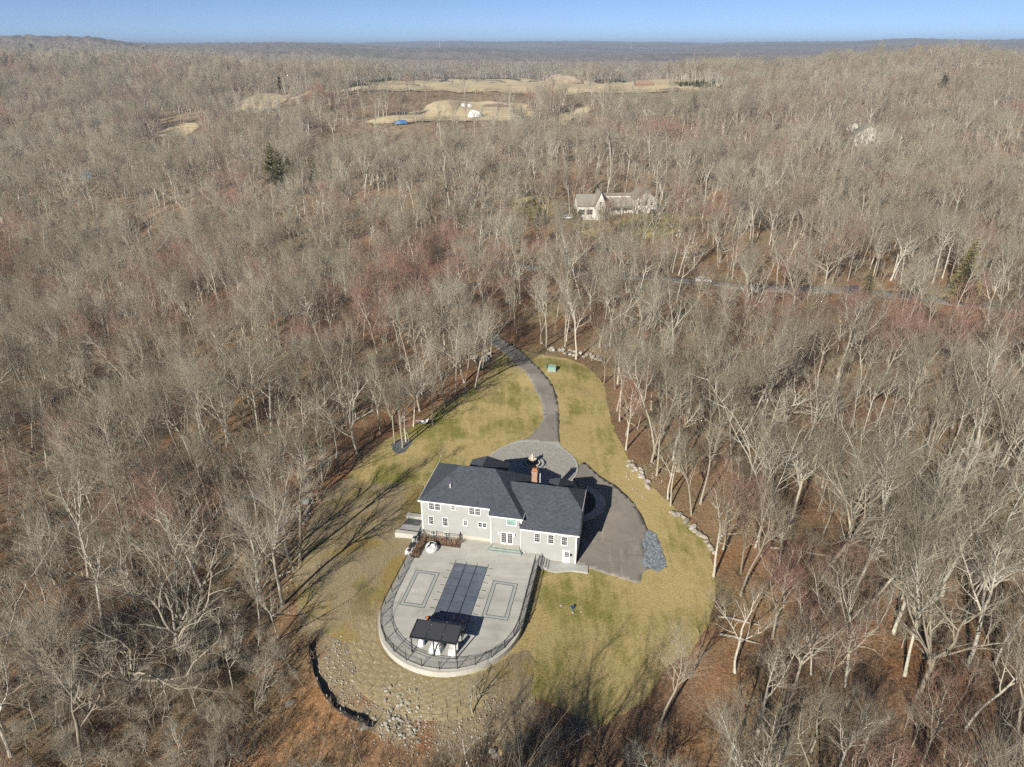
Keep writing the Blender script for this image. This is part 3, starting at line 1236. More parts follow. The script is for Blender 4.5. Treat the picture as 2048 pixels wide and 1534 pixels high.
def jitter_grid(x0, x1, y0, y1, step, seed, umax=0.93):
    rs = np.random.RandomState(seed)
    X, Y = np.meshgrid(np.arange(x0, x1, step), np.arange(y0, y1, step))
    X = X.ravel() + rs.uniform(-.49, .49, X.size) * step
    Y = Y.ravel() + rs.uniform(-.49, .49, Y.size) * step
    k = np.abs(X) < umax * np.maximum(Y, 5) + 14
    return X[k], Y[k], rs


RED = [(at(a, b), r_) for a, b, r_ in ((540, 640, 12), (650, 740, 13), (720, 700, 12), (880, 640, 10), (800, 600, 14), (1160, 500, 16), (1230, 520, 12), (1290, 300, 30), (1100, 560, 8), (1450, 1330, 6), (1700, 1300, 6),
                                          (340, 1180, 7), (260, 740, 9), (1520, 690, 10), (650, 470, 16), (420, 560, 12), (1880, 760, 9), (1350, 300, 24), (1500, 330, 18), (120, 640, 12))]


def lay(X, Y, rs, smin, smax, nk, tilt=0.05):
    n = len(X)
    Z = H(X, Y)
    rot = np.stack([rs.normal(0, tilt, n), rs.normal(0, tilt, n), rs.uniform(0, 6.283, n)], 1)
    s = rs.uniform(smin, smax, n)
    s *= 1 + 0.16 * wav(X, Y, 45, 77)
    scl = np.stack([s * rs.uniform(.85, 1.18, n), s * rs.uniform(.85, 1.18, n), s * rs.uniform(.90, 1.10, n)], 1)
    # stands of the same kind
    f = wav(X, Y, 70, 21) + rs.normal(0, 0.35, n)
    red = f > 0.80
    idx = rs.choice([0, 1, 2, 3, 4, 6, 8, 9, 10, 11, 0, 1, 3, 6, 8, 1, 6, 3], n)
    for (rx, ry), rad in RED:
        red |= (np.hypot(X - rx, Y - ry) < rad * rs.uniform(.6, 1.2, n)) & (rs.uniform(0, 1, n) < .75)
    idx[red] = rs.choice([5, 7], red.sum())
    return np.stack([X, Y, Z], 1), rot, scl, idx


HTS = np.array([s_[1] for s_ in specs], float)
# sight lines that are open in the photograph: pixel of the foot, half width, depth in metres, share kept
SIGHT = [(152, 252, 5, 45, .2), (198, 250, 5, 45, .2), (203, 290, 4, 40, .3), (548, 376, 7, 45, .12), (566, 392, 7, 45, .12), (582, 376, 6, 45, .12), (630, 386, 5, 45, .15),
         (686, 308, 4, 45, .2), (668, 226, 5, 60, .2), (770, 480, 3, 35, .3), (1918, 606, 6, 40, .12), (1885, 180, 7, 60, .1), (1612, 172, 6, 60, .2), (1078, 452, 4, 35, .3), (1150, 448, 4, 35, .3),
         (1406, 566, 4, 30, .3), (1703, 584, 4, 30, .3), (1135, 440, 5, 40, .3), (173, 356, 4, 60, .15), (1735, 292, 10, 60, .75), (1702, 262, 6, 50, .5), (1289, 174, 16, 130, .04),
         (1208, 160, 14, 60, .3), (1318, 141, 18, 90, .3), (1352, 142, 18, 90, .3), (1128, 166, 24, 90, .15), (376, 162, 9, 60, .3), (68, 112, 12, 80, .1), (1728, 612, 4, 30, .2)]
SIGHT = [(at(a, b), w_, d_, k_) for a, b, w_, d_, k_ in SIGHT]


def sighted(x, y, rs):
    keep = np.ones(len(x), bool)
    u = rs.uniform(0, 1, len(x))
    for (sx, sy), w_, d_, k_ in SIGHT:
        L_ = math.hypot(sx, sy)
        ex, ey = sx / L_, sy / L_
        al = L_ - (x * ex + y * ey)
        ac = np.abs(x * ey - y * ex)
        keep &= ~((al > -3) & (al < d_) & (ac < w_)) | (u < k_)
    return keep


# near woods 26..250 m
X, Y, rs = jitter_grid(-235, 235, 22, 250, 5.4, 5)
ok = free(X, Y) & (np.hypot(X, Y) > 30) & thin(X, Y, rs) & sighted(X, Y, rs)
ok &= rs.uniform(0, 1, len(X)) < np.clip(0.86 + 0.42 * wav(X, Y, 30, 41), 0.22, 1)
ok &= ~((np.abs(X + 3) < 13) & (Y < 39))
X, Y = X[ok], Y[ok]
near = lay(X, Y, rs, 0.74, 1.20, 8, 0.06)
ok = clear_of_patio(X, Y, HTS[near[3]] * near[2][:, 2])
ok &= straw_sun(X, Y, HTS[near[3]] * near[2][:, 2], rs)
ok &= lawn_open(X, Y, HTS[near[3]] * near[2][:, 2])
near = tuple(a[ok] for a in near)
# trees just below the frame whose shadows cross the lower lawn
X = np.array([-13.5, -9.5, -6.0, -1.0, 4.0])
Y = np.array([30.0, 27.5, 31.0, 29.0, 31.0])
lo = lay(X, Y, rs, 1.34, 1.46, 8, .02)
lo = (lo[0], lo[1], lo[2], np.array([1, 6, 3, 10, 0]))
near = tuple(np.concatenate([a, b]) for a, b in zip(near, lo))
# young trees between them
X, Y, rs = jitter_grid(-200, 200, 30, 230, 7.5, 15)
ok = free(X, Y) & thin(X, Y, rs) & sighted(X, Y, rs)
X, Y = X[ok], Y[ok]
edge = dist_line(LAWN + LAWN[:1], X, Y)
ok = (edge > 11) | (rs.uniform(0, 1, len(X)) < .12)
X, Y = X[ok], Y[ok]
young = lay(X, Y, rs, 0.22, 0.42, 8, 0.12)
X, Y, rs = jitter_grid(-90, 90, 34, 100, 3.4, 16)
ok = free(X, Y) & (np.abs(X + 2) > 17)
edge = dist_line(LAWN + LAWN[:1], X, Y)
ok &= (edge > 9) & (rs.uniform(0, 1, len(X)) < np.where(X < 0, .8, .4))
X, Y = X[ok], Y[ok]
y2 = lay(X, Y, rs, 0.14, 0.36, 8, 0.16)
X, Y, rs = jitter_grid(-62, 16, 37, 66, 2.5, 19)
edge = dist_line(LAWN + LAWN[:1], X, Y)
ok = free(X, Y) & (edge > 3) & (rs.uniform(0, 1, len(X)) < .8)
X, Y = X[ok], Y[ok]
y3 = lay(X, Y, rs, 0.18, 0.50, 8, 0.16)
y2 = tuple(np.concatenate([a, b]) for a, b in zip(y2, y3))
young = tuple(np.concatenate([a, b]) for a, b in zip(young, y2))
X, Y = young[0][:, 0], young[0][:, 1]
ok = clear_of_patio(X, Y, HTS[young[3]] * young[2][:, 2]) & lawn_open(X, Y, HTS[young[3]] * young[2][:, 2])
young = tuple(a[ok] for a in young)
# middle woods
X, Y, rs = jitter_grid(-770, 770, 250, 820, 6.7, 6)
ok = free(X, Y) & thin(X, Y, rs) & sighted(X, Y, rs)
ok &= rs.uniform(0, 1, len(X)) < np.clip(0.86 + 0.40 * wav(X, Y, 70, 42), 0.3, 1)
X, Y = X[ok], Y[ok]
mid = lay(X, Y, rs, 0.72, 1.25, 8, 0.06)
# far woods
X, Y, rs = jitter_grid(-2000, 2000, 820, 2300, 11.0, 7, 0.86)
ok = free(X, Y) & thin(X, Y, rs) & sighted(X, Y, rs)
X, Y = X[ok], Y[ok]
far = lay(X, Y, rs, 0.8, 1.25, 8)
# brush on the forest floor
X, Y, rs = jitter_grid(-170, 170, 34, 230, 2.7, 8)
ok = free(X, Y)
X, Y = X[ok], Y[ok]
edge = dist_line(LAWN + LAWN[:1], X, Y)
keep = (wav(X, Y, 22, 31) + rs.normal(0, 0.6, len(X))) > np.where(edge < 9, 0.7, -0.3)
X, Y = X[keep], Y[keep]
b1 = lay(X, Y, rs, 0.5, 1.25, 4, 0.1)
X, Y, rs = jitter_grid(-80, 70, 36, 95, 2.3, 18)
edge = dist_line(LAWN + LAWN[:1], X, Y)
ok = free(X, Y) & (edge > 7) & (rs.uniform(0, 1, len(X)) < np.where(X < 0, .75, .35))
X, Y = X[ok], Y[ok]
b3 = lay(X, Y, rs, 0.7, 1.5, 4, 0.1)
X, Y, rs = jitter_grid(-48, 14, 37, 64, 1.7, 28)
ok = free(X, Y) & (dist_line(LAWN + LAWN[:1], X, Y) > 2.5) & (rs.uniform(0, 1, len(X)) < .6)
X, Y = X[ok], Y[ok]
b4 = lay(X, Y, rs, 0.6, 1.4, 4, 0.12)
b1 = tuple(np.concatenate([p_, q_, r_]) for p_, q_, r_ in zip(b1, b3, b4))
X, Y, rs = jitter_grid(-330, 330, 260, 760, 4.5, 9)
ok = np.zeros(len(X), bool)
for poly, kk in OPENS:
    ok |= inside(poly, X, Y)
ok &= free(X, Y) & (rs.uniform(0, 1, len(X)) < 0.8)
X, Y = X[ok], Y[ok]
b2 = lay(X, Y, rs, 1.0, 2.0, 4, 0.1)
bp, br, bs = [np.concatenate([p, q]) for p, q in zip(b1[:3], b2[:3])]
brush = scatter('underbrush', PROTO_BRUSH, bp, br, bs, np.random.RandomState(3).randint(0, 4, len(bp)))

# trees at the yard's edge whose feet can be seen in the photograph: pixel, kind, scale
SPECIAL = [
    (789, 887, 3, .78, 'slim bare tree on the left of the dark mulch bed'), (805, 896, 1, .86, 'tall pale tree at the front of the dark mulch bed'),
    (812, 884, 6, .74, 'bare tree at the back of the dark mulch bed'), (818, 883, 7, .45, 'thin sapling at the right of the dark mulch bed'),
    (827, 853, 3, .8, 'bare tree holding the left end of the hammock'), (866, 850, 1, .85, 'bare tree holding the right end of the hammock'),
    (714, 907, 4, 1.05, 'thick dark trunked tree at the left lawn edge, left of the mulch bed'),
    (889, 814, 1, .9, 'leaning pair of pale trunks at the lawn edge right of the hammock'), (911, 788, 3, .85, 'slim pale tree at the left lawn edge halfway up the driveway'),
    (930, 785, 6, .82, 'straight pale tree on the grass edge left of the driveway curve'), (950, 775, 0, .95, 'broad crowned tree nearest the driveway curve on the left'),
    (965, 737, 3, .9, 'right one of two slim trees above the driveway lawn'), (954, 735, 1, .86, 'left one of two slim trees above the driveway lawn'),
    (1130, 693, 1, .9, 'twin stemmed pale tree behind the stones right of the driveway'), (1093, 659, 6, .85, 'lone pale trunk on the brown slope above the driveway'),
    (1202, 706, 5, .7, 'reddish slender tree at the right end of the driveway stones'),
    (1313, 951, 3, .9, 'straight pale trunk behind the white rocks right of the lawn'), (1336, 998, 1, .8, 'slim tree on the leaf slope right of the parking area'),
    (1341, 1012, 6, .78, 'thin trunk closest to the lawn on the right leaf slope'), (1383, 1030, 0, .85, 'crooked pale tree above the line of edging stones'),
    (1401, 1008, 6, 1.0, 'thick leaning pale trunk behind the edging stones'), (1427, 1152, 1, 1.0, 'tall leaning pale tree at the right corner of the lawn'),
    (567, 1068, 6, .95, 'large leaning pale trunk left of the straw slope, nearest the camera'), (580, 1028, 1, .95, 'leaning pale trunk beside the left stone pile'),
    (627, 1007, 3, .85, 'slim leaning tree by the yellow boulder'), (616, 992, 7, .7, 'small tree just behind the yellow boulder'),
    (596, 958, 0, .8, 'pale tree on the orange leaves above the stone pile'), (645, 963, 3, .75, 'slim tree at the upper left corner of the straw slope'),
    (878, 925, 7, .28, 'pale leafless sapling on the grass left of the house'),
    (945, 1428, 4, .40, 'small twisted bare tree on the rubble slope below the patio'),
    (1318, 1462, 6, .88, 'tall bare tree standing over the lower right lawn'), (1690, 1372, 2, 1.05, 'multi stemmed pale tree in the lower right woods'),
    (1835, 1395, 4, 1.35, 'massive pale trunked old tree in the lower right woods'), (1990, 1330, 6, 1.15, 'tall forked trunk at the right edge of the photo'),
    (1470, 1345, 1, .9, 'slim tree in the brown leaves right of the lower lawn'), (190, 1460, 6, 1.1, 'large pale trunk in the lower left woods'),
    (1128, 482, 0, .8, 'bare tree just left of the white van by the neighbour house'), (1165, 466, 3, .75, 'bare tree before the left gable of the white neighbour house'),
    (1192, 492, 10, .8, 'vase shaped tree below the left part of the neighbour house'), (1218, 478, 2, .8, 'spreading tree in front of the middle of the neighbour house'),
    (1243, 500, 9, .85, 'gnarled tree below the middle of the neighbour house'), (1266, 472, 6, .7, 'straight tree left of the right gable of the neighbour house'),
    (1290, 488, 1, .8, 'slender tree in front of the right gable of the neighbour house'), (1316, 470, 3, .8, 'tree at the right corner of the neighbour house'),
    (1345, 484, 10, .8, 'vase shaped tree right of the neighbour house lawn'),
    (520, 1262, 0, .9, 'leaning tree in the left woods beside the lower straw slope'),
]
sp = []
for (px, py, kd, sc, lab) in SPECIAL:
    x, y = at(px, py)
    sp.append((x, y, kd, sc, lab))
spx = np.array([q_[0] for q_ in sp])
spy = np.array([q_[1] for q_ in sp])
P, rot, scl, idx = near
gap = np.ones(len(P), bool)
for x, y in zip(spx, spy):
    gap &= np.hypot(P[:, 0] - x, P[:, 1] - y) > 2.6
near = tuple(a[gap] for a in near)


def bare_tree(x, y, kd, rotv, sclv, lab, group='bare trees of the near woods'):
    t = empty('bare_tree', (x, y, float(H(x, y))), 0)
    t.rotation_euler = rotv
    t.scale = sclv
    link_mesh('trunk', NEAR[kd][0], t)
    link_mesh('crown', NEAR[kd][1], t)
    tag(t, lab, 'tree', group)
    return t


rs = np.random.RandomState(99)
for (x, y, kd, sc, lab) in sp:
    bare_tree(x, y, kd, (rs.normal(0, .03), rs.normal(0, .03), rs.uniform(0, 6.28)), (sc, sc, sc), lab, 'trees along the edge of the yard')

# with these, the trees that show largest stand as objects, the rest as one wood
P, rot, scl, idx = near
hts = HTS[idx] * scl[:, 2]
bx, by, bd = project(P[:, 0], P[:, 1], P[:, 2])
tx, ty, td = project(P[:, 0], P[:, 1], P[:, 2] + hts)
inview = (ty < 1500) & (by > 0) & (np.abs((bx + tx) / 2 - 1024) < 1040)
size = np.where(inview, np.abs(by - ty), 0)
order = np.argsort(-size)
chosen = order[:300 - len(sp)]
rest = np.ones(len(P), bool)
rest[chosen] = False
FORM = ['broad crowned', 'tall slender', 'wide spreading', 'high crowned', 'low forking', 'reddish twigged', 'straight tall', 'small reddish', 'narrow columnar', 'gnarled', 'vase shaped', 'low branched']


def place_words(x, y):
    col = 'far left' if x < 300 else 'left' if x < 640 else 'central' if x < 1250 else 'right' if x < 1650 else 'far right'
    row = 'at the bottom edge' if y > 1400 else 'level with the patio' if y > 1150 else 'level with the house' if y > 930 else 'level with the driveway' if y > 650 else 'beyond the driveway'
    return 'in the %s woods %s' % (col, row)


labs = {}
for i in chosen:
    lab = '%s bare tree %s' % (FORM[idx[i]], place_words((bx[i] + tx[i]) / 2, (by[i] + ty[i]) / 2))
    labs.setdefault(lab, []).append(i)
ORD = ['leftmost', 'second', 'third', 'fourth', 'fifth', 'sixth', 'seventh', 'eighth', 'ninth', 'tenth', 'eleventh', 'twelfth', 'thirteenth', 'fourteenth', 'fifteenth', 'sixteenth']
for lab, ids in labs.items():
    ids.sort(key=lambda i: tx[i])
    for k, i in enumerate(ids):
        full = lab if len(ids) == 1 else lab + (', leftmost such' if k == 0 else ', %s from left' % ORD[min(k, 15)])
        bare_tree(P[i, 0], P[i, 1], idx[i], rot[i], scl[i], full)
allp = [np.concatenate([a[rest], b]) for a, b in zip(near, young)]
wood = scatter('near_woods', PROTO, *allp)
wood2 = scatter('middle_woods', PROTO_MID, *mid)
wood3 = scatter('far_woods', PROTO_FAR, *far)

# ------------------------------------------------------------------ house materials
def siding_material(name, c, course=0.115):
    m = Mat(name, 0.75, 0.3)
    co = m.co()
    z = m.n('ShaderNodeSeparateXYZ')
    m.l(co, z.inputs[0])
    fr = m.math('FRACT', m.math('DIVIDE', z.outputs[2], course))
    nz = m.noise(co, 0.9, 5, 0.6)
    col = m.ramp(nz, [(0.3, tuple(x * 0.93 for x in c)), (0.7, tuple(x * 1.05 for x in c))])
    m.color(m.mix(m.step(fr, 0.0, 0.14, 0.45, 0.0), col, tuple(x * 0.55 for x in c)))
    m.bump(fr, 0.6, 0.02)
    return m.m


def shingle_material(name, c0, c1):
    m = Mat(name, 0.9, 0.2)
    co = m.co()
    b = m.n('ShaderNodeTexBrick')
    b.inputs['Brick Width'].default_value = 0.32
    b.inputs['Row Height'].default_value = 0.15
    b.inputs['Mortar Size'].default_value = 0.012
    b.inputs['Color1'].default_value = c0 + (1,)
    b.inputs['Color2'].default_value = c1 + (1,)
    b.inputs['Mortar'].default_value = tuple(x * 0.5 for x in c0) + (1,)
    b.inputs['Scale'].default_value = 1.0
    m.l(co, b.inputs['Vector'])
    nz = m.noise(co, 2.2, 6, 0.75)
    big = m.noise(co, 0.35, 3, 0.5)
    c = m.mix(m.step(nz, 0.35, 0.7, 0, 0.55), b.outputs[0], c1)
    c = m.mix(m.step(big, 0.35, 0.7, 0, 0.3), c, tuple(x * 0.75 for x in c0))
    m.color(c)
    m.bump(m.math('ADD', b.outputs['Fac'], nz), 0.4, 0.03)
    return m.m


def plain(name, c, rough=0.6, spec=0.3, metal=0.0):
    return speckled(name, c, 0.07, 2.5, rough, spec, metal)


def glass_material(name, c=(.012, .016, .022)):
    m = Mat(name, 0.06, 0.6)
    nz = m.noise(m.co(), 1.1, 2, 0.5)
    m.color(m.ramp(nz, [(0.35, c), (0.65, tuple(x * 2.6 for x in c))]))
    return m.m


M_SIDING = siding_material('grey_siding', (.355, .365, .362))
M_WSIDING = siding_material('white_siding', (.66, .64, .60), 0.15)
M_SHINGLE = shingle_material('charcoal_shingles', (.042, .050, .065), (.082, .093, .112))
M_GSHINGLE = shingle_material('weathered_shingles', (.22, .205, .18), (.31, .29, .255))
M_TRIM = plain('white_trim', (.80, .80, .78), 0.5)
M_FOUND = concrete_material('foundation', (.40, .37, .31), (.52, .48, .41))
M_GLASS = glass_material('window_glass')
M_TEAL = glass_material('teal_glass', (.05, .12, .10))
M_STONE = speckled('bluestone_step', (.26, .30, .285), 0.2, 2.0, 0.85)
M_BRICK = speckled('chimney_brick', (.33, .21, .165), 0.4, 6.0, 0.9, bump=0.4)
M_CLAY = speckled('clay_pot', (.50, .20, .08), 0.2, 5.0, 0.8)
M_BLACK = plain('black_metal', (.016, .017, .020), 0.45, 0.4)
M_LOUVER = plain('louver_metal', (.050, .052, .062), 0.5, 0.4)
M_DARK = plain('dark_joint', (.075, .08, .078), 0.9)
M_INLAY = speckled('inlay_stone', (.33, .355, .35), 0.12, 3.0, 0.8)
M_COVER = None
M_WHITEFAB = speckled('white_cover_cloth', (.60, .60, .61), 0.08, 4.0, 0.85, bump=0.5)
M_POD = speckled('pod_wicker', (.50, .545, .545), 0.1, 8.0, 0.8)
M_COPPER = speckled('copper_bowl', (.50, .17, .045), 0.3, 6.0, 0.5, 0.5, 0.2)
M_LIMESTONE = speckled('fountain_stone', (.62, .55, .43), 0.18, 4.0, 0.85, bump=0.3)
M_BASIN = speckled('basin_stone', (.36, .37, .38), 0.15, 3.0, 0.8)
M_DEADLEAF = bark_material('dry_leaves', [(0.0, (.30, .20, .135)), (0.5, (.38, .255, .18)), (1.0, (.24, .15, .10))], 0.3)


def cover_material():
    m = Mat('pool_cover_mesh', 0.42, 0.45)
    P = m.pos()
    nz = m.noise(P, 0.55, 5, 0.6, 1.0)
    c = m.ramp(nz, [(0.3, (.085, .105, .145)), (0.6, (.12, .14, .18)), (0.8, (.19, .21, .245))])
    m.color(c)
    m.bump(m.noise(P, 1.1, 4, 0.6, 1.5), 0.35, 0.12)
    return m.m


M_COVER = cover_material()
M_SEAM = plain('cover_seam', (.078, .09, .115), .6)

# ------------------------------------------------------------------ the grey house
house = empty('grey_house', (HOUSE_O[0], HOUSE_O[1], 0), -HTH)
tag(house, 'large grey sided house with charcoal hip roofs and white trim', 'house')


def z1(x, y):
    return 780 + x / 4.4456, 860 + y / 4.4456


def z2(x, y):
    return 740 + x / 4.648, 1040 + y / 4.648


def on_wall(px, py, yl):
    """photo pixel -> (x, z) in the house frame on the wall plane y = yl"""
    xx, yy = (px - CX) / FPX, -(py - CY) / FPX
    s, c = math.sin(PITCH), math.cos(PITCH)
    d = (xx, c + yy * s, -s + yy * c)
    ly0 = (0 - HOUSE_O[0]) * sT + (0 - HOUSE_O[1]) * cT
    ld = d[0] * sT + d[1] * cT
    t = (yl - ly0) / ld
    return wl(d[0] * t, d[1] * t)[0], HC + d[2] * t


def loc_z(px, py, z):
    X, Y = at_z(px, py, z)
    return wl(X, Y)


YL, YB, YR = 1.2, 0.4, 0.0     # rear wall planes: left wing, bump, right wing
ZB = -1.2
w = MB()
w.prism([(-22.2, YL), (-12.0, YL), (-12.0, 10.6), (-22.2, 10.6)], 1.55, 6.75)
w.build('wall', M_SIDING, house)
w = MB()
w.prism([(-12.0, YB), (-7.75, YB), (-7.75, 10.6), (-12.0, 10.6)], 1.5, 6.35)
w.build('wall', M_SIDING, house)
w = MB()
for y0, y1 in ((YR, YR),):
    w.quad((-7.75, YR, 0.25), (0, YR, 0.25), (0, YR, 5.0), (-7.75, YR, 5.0))
    w.quad((0, YR, 0.25), (0, 10.7, 0.25), (0, 10.7, 5.0), (0, 7.9, 6.95), (0, 2.8, 6.95), (0, YR, 5.0))
    w.quad((0, 10.7, 0.25), (-7.75, 10.7, 0.25), (-7.75, 10.7, 5.0), (0, 10.7, 5.0))
w.build('wall', M_SIDING, house)
w = MB()
w.prism([(-22.16, YL + .04), (-12.04, YL + .04), (-12.04, 10.56), (-22.16, 10.56)], ZB, 1.55)
w.prism([(-12.04, YB + .04), (-7.8, YB + .04), (-7.8, 10.5), (-12.04, 10.5)], ZB, 1.5)
w.prism([(-7.8, YR + .04), (-.04, YR + .04), (-.04, 10.66), (-7.8, 10.66)], ZB, 0.25)
w.build('foundation', M_FOUND, house)


def roof(polys, name='roof', th=0.16, mat=None):
    """roof planes with a thin edge; polys are lists of 3-D points"""
    bm = bmesh.new()
    vm = {}

    def v(p):
        k = tuple(round(c, 3) for c in p)
        if k not in vm:
            vm[k] = bm.verts.new(k)
        return vm[k]
    for p in polys:
        f = bm.faces.new([v(q) for q in p])
    bmesh.ops.recalc_face_normals(bm, faces=bm.faces[:])
    bm.faces.ensure_lookup_table()
    if sum(f.normal.z for f in bm.faces) < 0:
        for f in bm.faces:
            f.normal_flip()
    bound = [e for e in bm.edges if e.is_boundary]
    g = bmesh.ops.extrude_edge_only(bm, edges=bound)
    for q in g['geom']:
        if isinstance(q, bmesh.types.BMVert):
            q.co.z -= th
    me = bpy.data.meshes.new(name)
    bm.to_mesh(me)
    bm.free()
    me.materials.append(mat or M_SHINGLE)
    return link_mesh(name, me, house)


ER = (-12.5, 5.9, 10.2)
EL = (-17.5, 5.9, 10.2)
roof([
    [(-22.5, .9, 6.9), (-12.2, .9, 6.9), (-12.2, .1, 6.372), (-7.45, .1, 6.372), ER, EL],
    [(-22.5, .9, 6.9), EL, (-22.5, 10.9, 6.9)],
    [(-22.5, 10.9, 6.9), EL, ER, (-7.45, 10.9, 6.372)],
    [ER, (-7.45, .1, 6.372), (-7.45, 10.9, 6.372)],
])
RE = (-2.05, 5.35, 8.785)
roof([
    [(-7.74, -.25, 5.05), (.3, -.25, 5.05), (.3, 2.8, 7.084), RE, (-10.2, 5.35, 8.785)],
    [(.3, 2.8, 7.084), (.3, 7.9, 7.084), RE],
    [(.3, 7.9, 7.084), (.3, 10.95, 5.05), (-7.74, 10.95, 5.05), (-10.2, 5.35, 8.785), RE],
])
# front projections seen over the ridges
w = MB()
w.prism([(-17.4, 10.5), (-12.1, 10.5), (-12.1, 12.6), (-17.4, 12.6)], ZB, 6.75)
w.prism([(-5.1, 7.5), (-1.95, 7.5), (-1.95, 10.4), (-5.1, 10.4)], 5.2, 6.2)
w.build('wall', M_SIDING, house)
ap0, ap1 = (-14.75, 6.9, 9.35), (-14.75, 10.4, 9.35)
roof([[(-17.7, 9.0, 6.9), ap0, ap1, (-17.7, 12.9, 6.9)], [ap0, (-11.8, 9.0, 6.9), (-11.8, 12.9, 6.9), ap1], [ap1, (-11.8, 12.9, 6.9), (-17.7, 12.9, 6.9)]])
ap0, ap1 = (-3.55, 6.3, 8.05), (-3.55, 8.7, 8.05)
roof([[(-5.35, 8.2, 6.3), ap0, ap1, (-5.35, 10.7, 6.3)], [ap0, (-1.7, 8.2, 6.3), (-1.7, 10.7, 6.3), ap1], [ap1, (-1.7, 10.7, 6.3), (-5.35, 10.7, 6.3)]])

# eaves, gutters, corner boards
t = MB()
t.box(-22.56, -12.2, .84, .90, 6.70, 6.87)
t.box(-12.26, -7.40, .04, .10, 6.18, 6.345)
t.box(-12.26, -12.2, .10, .84, 6.2, 6.72)
t.box(-22.56, -22.50, .90, 10.9, 6.70, 6.87)
t.box(-7.45, -7.39, .10, 4.6, 6.18, 6.345)
t.box(-7.74, .36, -.31, -.25, 4.86, 5.025)
t.box(.30, .36, 2.8, 7.9, 6.9, 7.05)
t.build('gutter', M_TRIM, house)
t = MB()
t.quad((.30, -.25, 5.03), (.30, 2.8, 7.06), (.30, 2.8, 6.86), (.30, -.25, 4.83))
t.quad((.33, -.25, 5.03), (.33, -.25, 4.83), (.33, 2.8, 6.86), (.33, 2.8, 7.06))
t.build('rake_board', M_TRIM, house)
for (x, y, z0, zt) in ((-22.2, YL, 1.0, 6.72), (-12.0, YB, 1.5, 6.3), (-7.75, YB, 4.9, 6.3), (0, YR, 0.0, 4.95)):
    t = MB()
    t.box(x - (.03 if x < -5 else .13), x + (.13 if x < -5 else .03), y - .03, y + .13, z0, zt)
    t.build('corner_board', M_TRIM, house)
t = MB()
t.box(-22.0, -12.05, YL - .025, YL + .02, 6.45, 6.70)
t.box(-11.85, -7.8, YB - .025, YB + .02, 6.0, 6.2)
t.box(-7.7, -.15, YR - .025, YR + .02, 4.68, 4.9)
t.build('frieze_board', M_TRIM, house)


def window(parent, x0, x1, z0, z1_, y, cols=3, rows=4, sash=True, units=1, glass=None, trim=None):
    glass = glass or M_GLASS
    trim = trim or M_TRIM
    fr = MB()
    b = 0.085
    fr.box(x0, x1, y - .05, y + .02, z1_ - b, z1_)
    fr.box(x0, x1, y - .07, y + .02, z0, z0 + b * 1.2)
    fr.box(x0, x0 + b, y - .05, y + .02, z0 + b * 1.2, z1_ - b)
    fr.box(x1 - b, x1, y - .05, y + .02, z0 + b * 1.2, z1_ - b)
    xs = [x0 + b + (x1 - x0 - 2 * b) * k / units for k in range(units + 1)]
    for k in range(1, units):
        fr.box(xs[k] - .07, xs[k] + .07, y - .05, y + .02, z0 + b * 1.2, z1_ - b)
    win = fr.build('window', trim, parent)
    for k in range(units):
        a = xs[k] + (.07 if k else 0)
        c = xs[k + 1] - (.07 if k < units - 1 else 0)
        zz0, zz1 = z0 + b * 1.2, z1_ - b
        p = MB()
        p.box(a, c, y - .012, y + .01, zz0, zz1)
        p.build('pane', glass, win)
        g = MB()
        for i in range(1, cols):
            xx = a + (c - a) * i / cols
            g.box(xx - .008, xx + .008, y - .026, y - .012, zz0, zz1)
        for i in range(1, rows):
            zz = zz0 + (zz1 - zz0) * i / rows
            wd = .024 if (sash and i * 2 == rows) else .008
            g.box(a, c, y - .030, y - .012, zz - wd, zz + wd)
        g.build('grille', trim, win)
    return win


def win_px(bb, y, **kw):
    xa, ya, xb, yb = bb
    cxm, cym = (xa + xb) / 2, (ya + yb) / 2
    x0 = on_wall(*z1(xa, cym), y)[0]
    x1 = on_wall(*z1(xb, cym), y)[0]
    zt = on_wall(*z1(cxm, ya + (xb - xa) * .05), y)[1]
    zb = on_wall(*z1(cxm, yb - (xb - xa) * .05), y)[1]
    return window(house, x0, x1, max(zb, 1.03 if y > .1 else zb), zt, y, **kw)


win_px((343, 637, 450, 717), YL, units=2)
win_px((540, 663, 582, 714), YL, cols=2)
win_px((700, 682, 807, 761), YL, units=2)
win_px((343, 762, 392, 841), YL)
win_px((467, 775, 518, 857), YL)
win_px((650, 797, 692, 852), YL, cols=2)
win_px((782, 816, 862, 872), YL, units=2, cols=2, rows=2, sash=False)
win_px((360, 893, 408, 960), YL)
win_px((480, 905, 530, 972), YL)
win_px((1035, 782, 1125, 854), YB, units=1, cols=5, rows=4, sash=False, glass=M_TEAL)
for bb in ((1283, 913, 1338, 1001), (1402, 926, 1460, 1014), (1522, 943, 1580, 1029)):
    win_px(bb, YR)
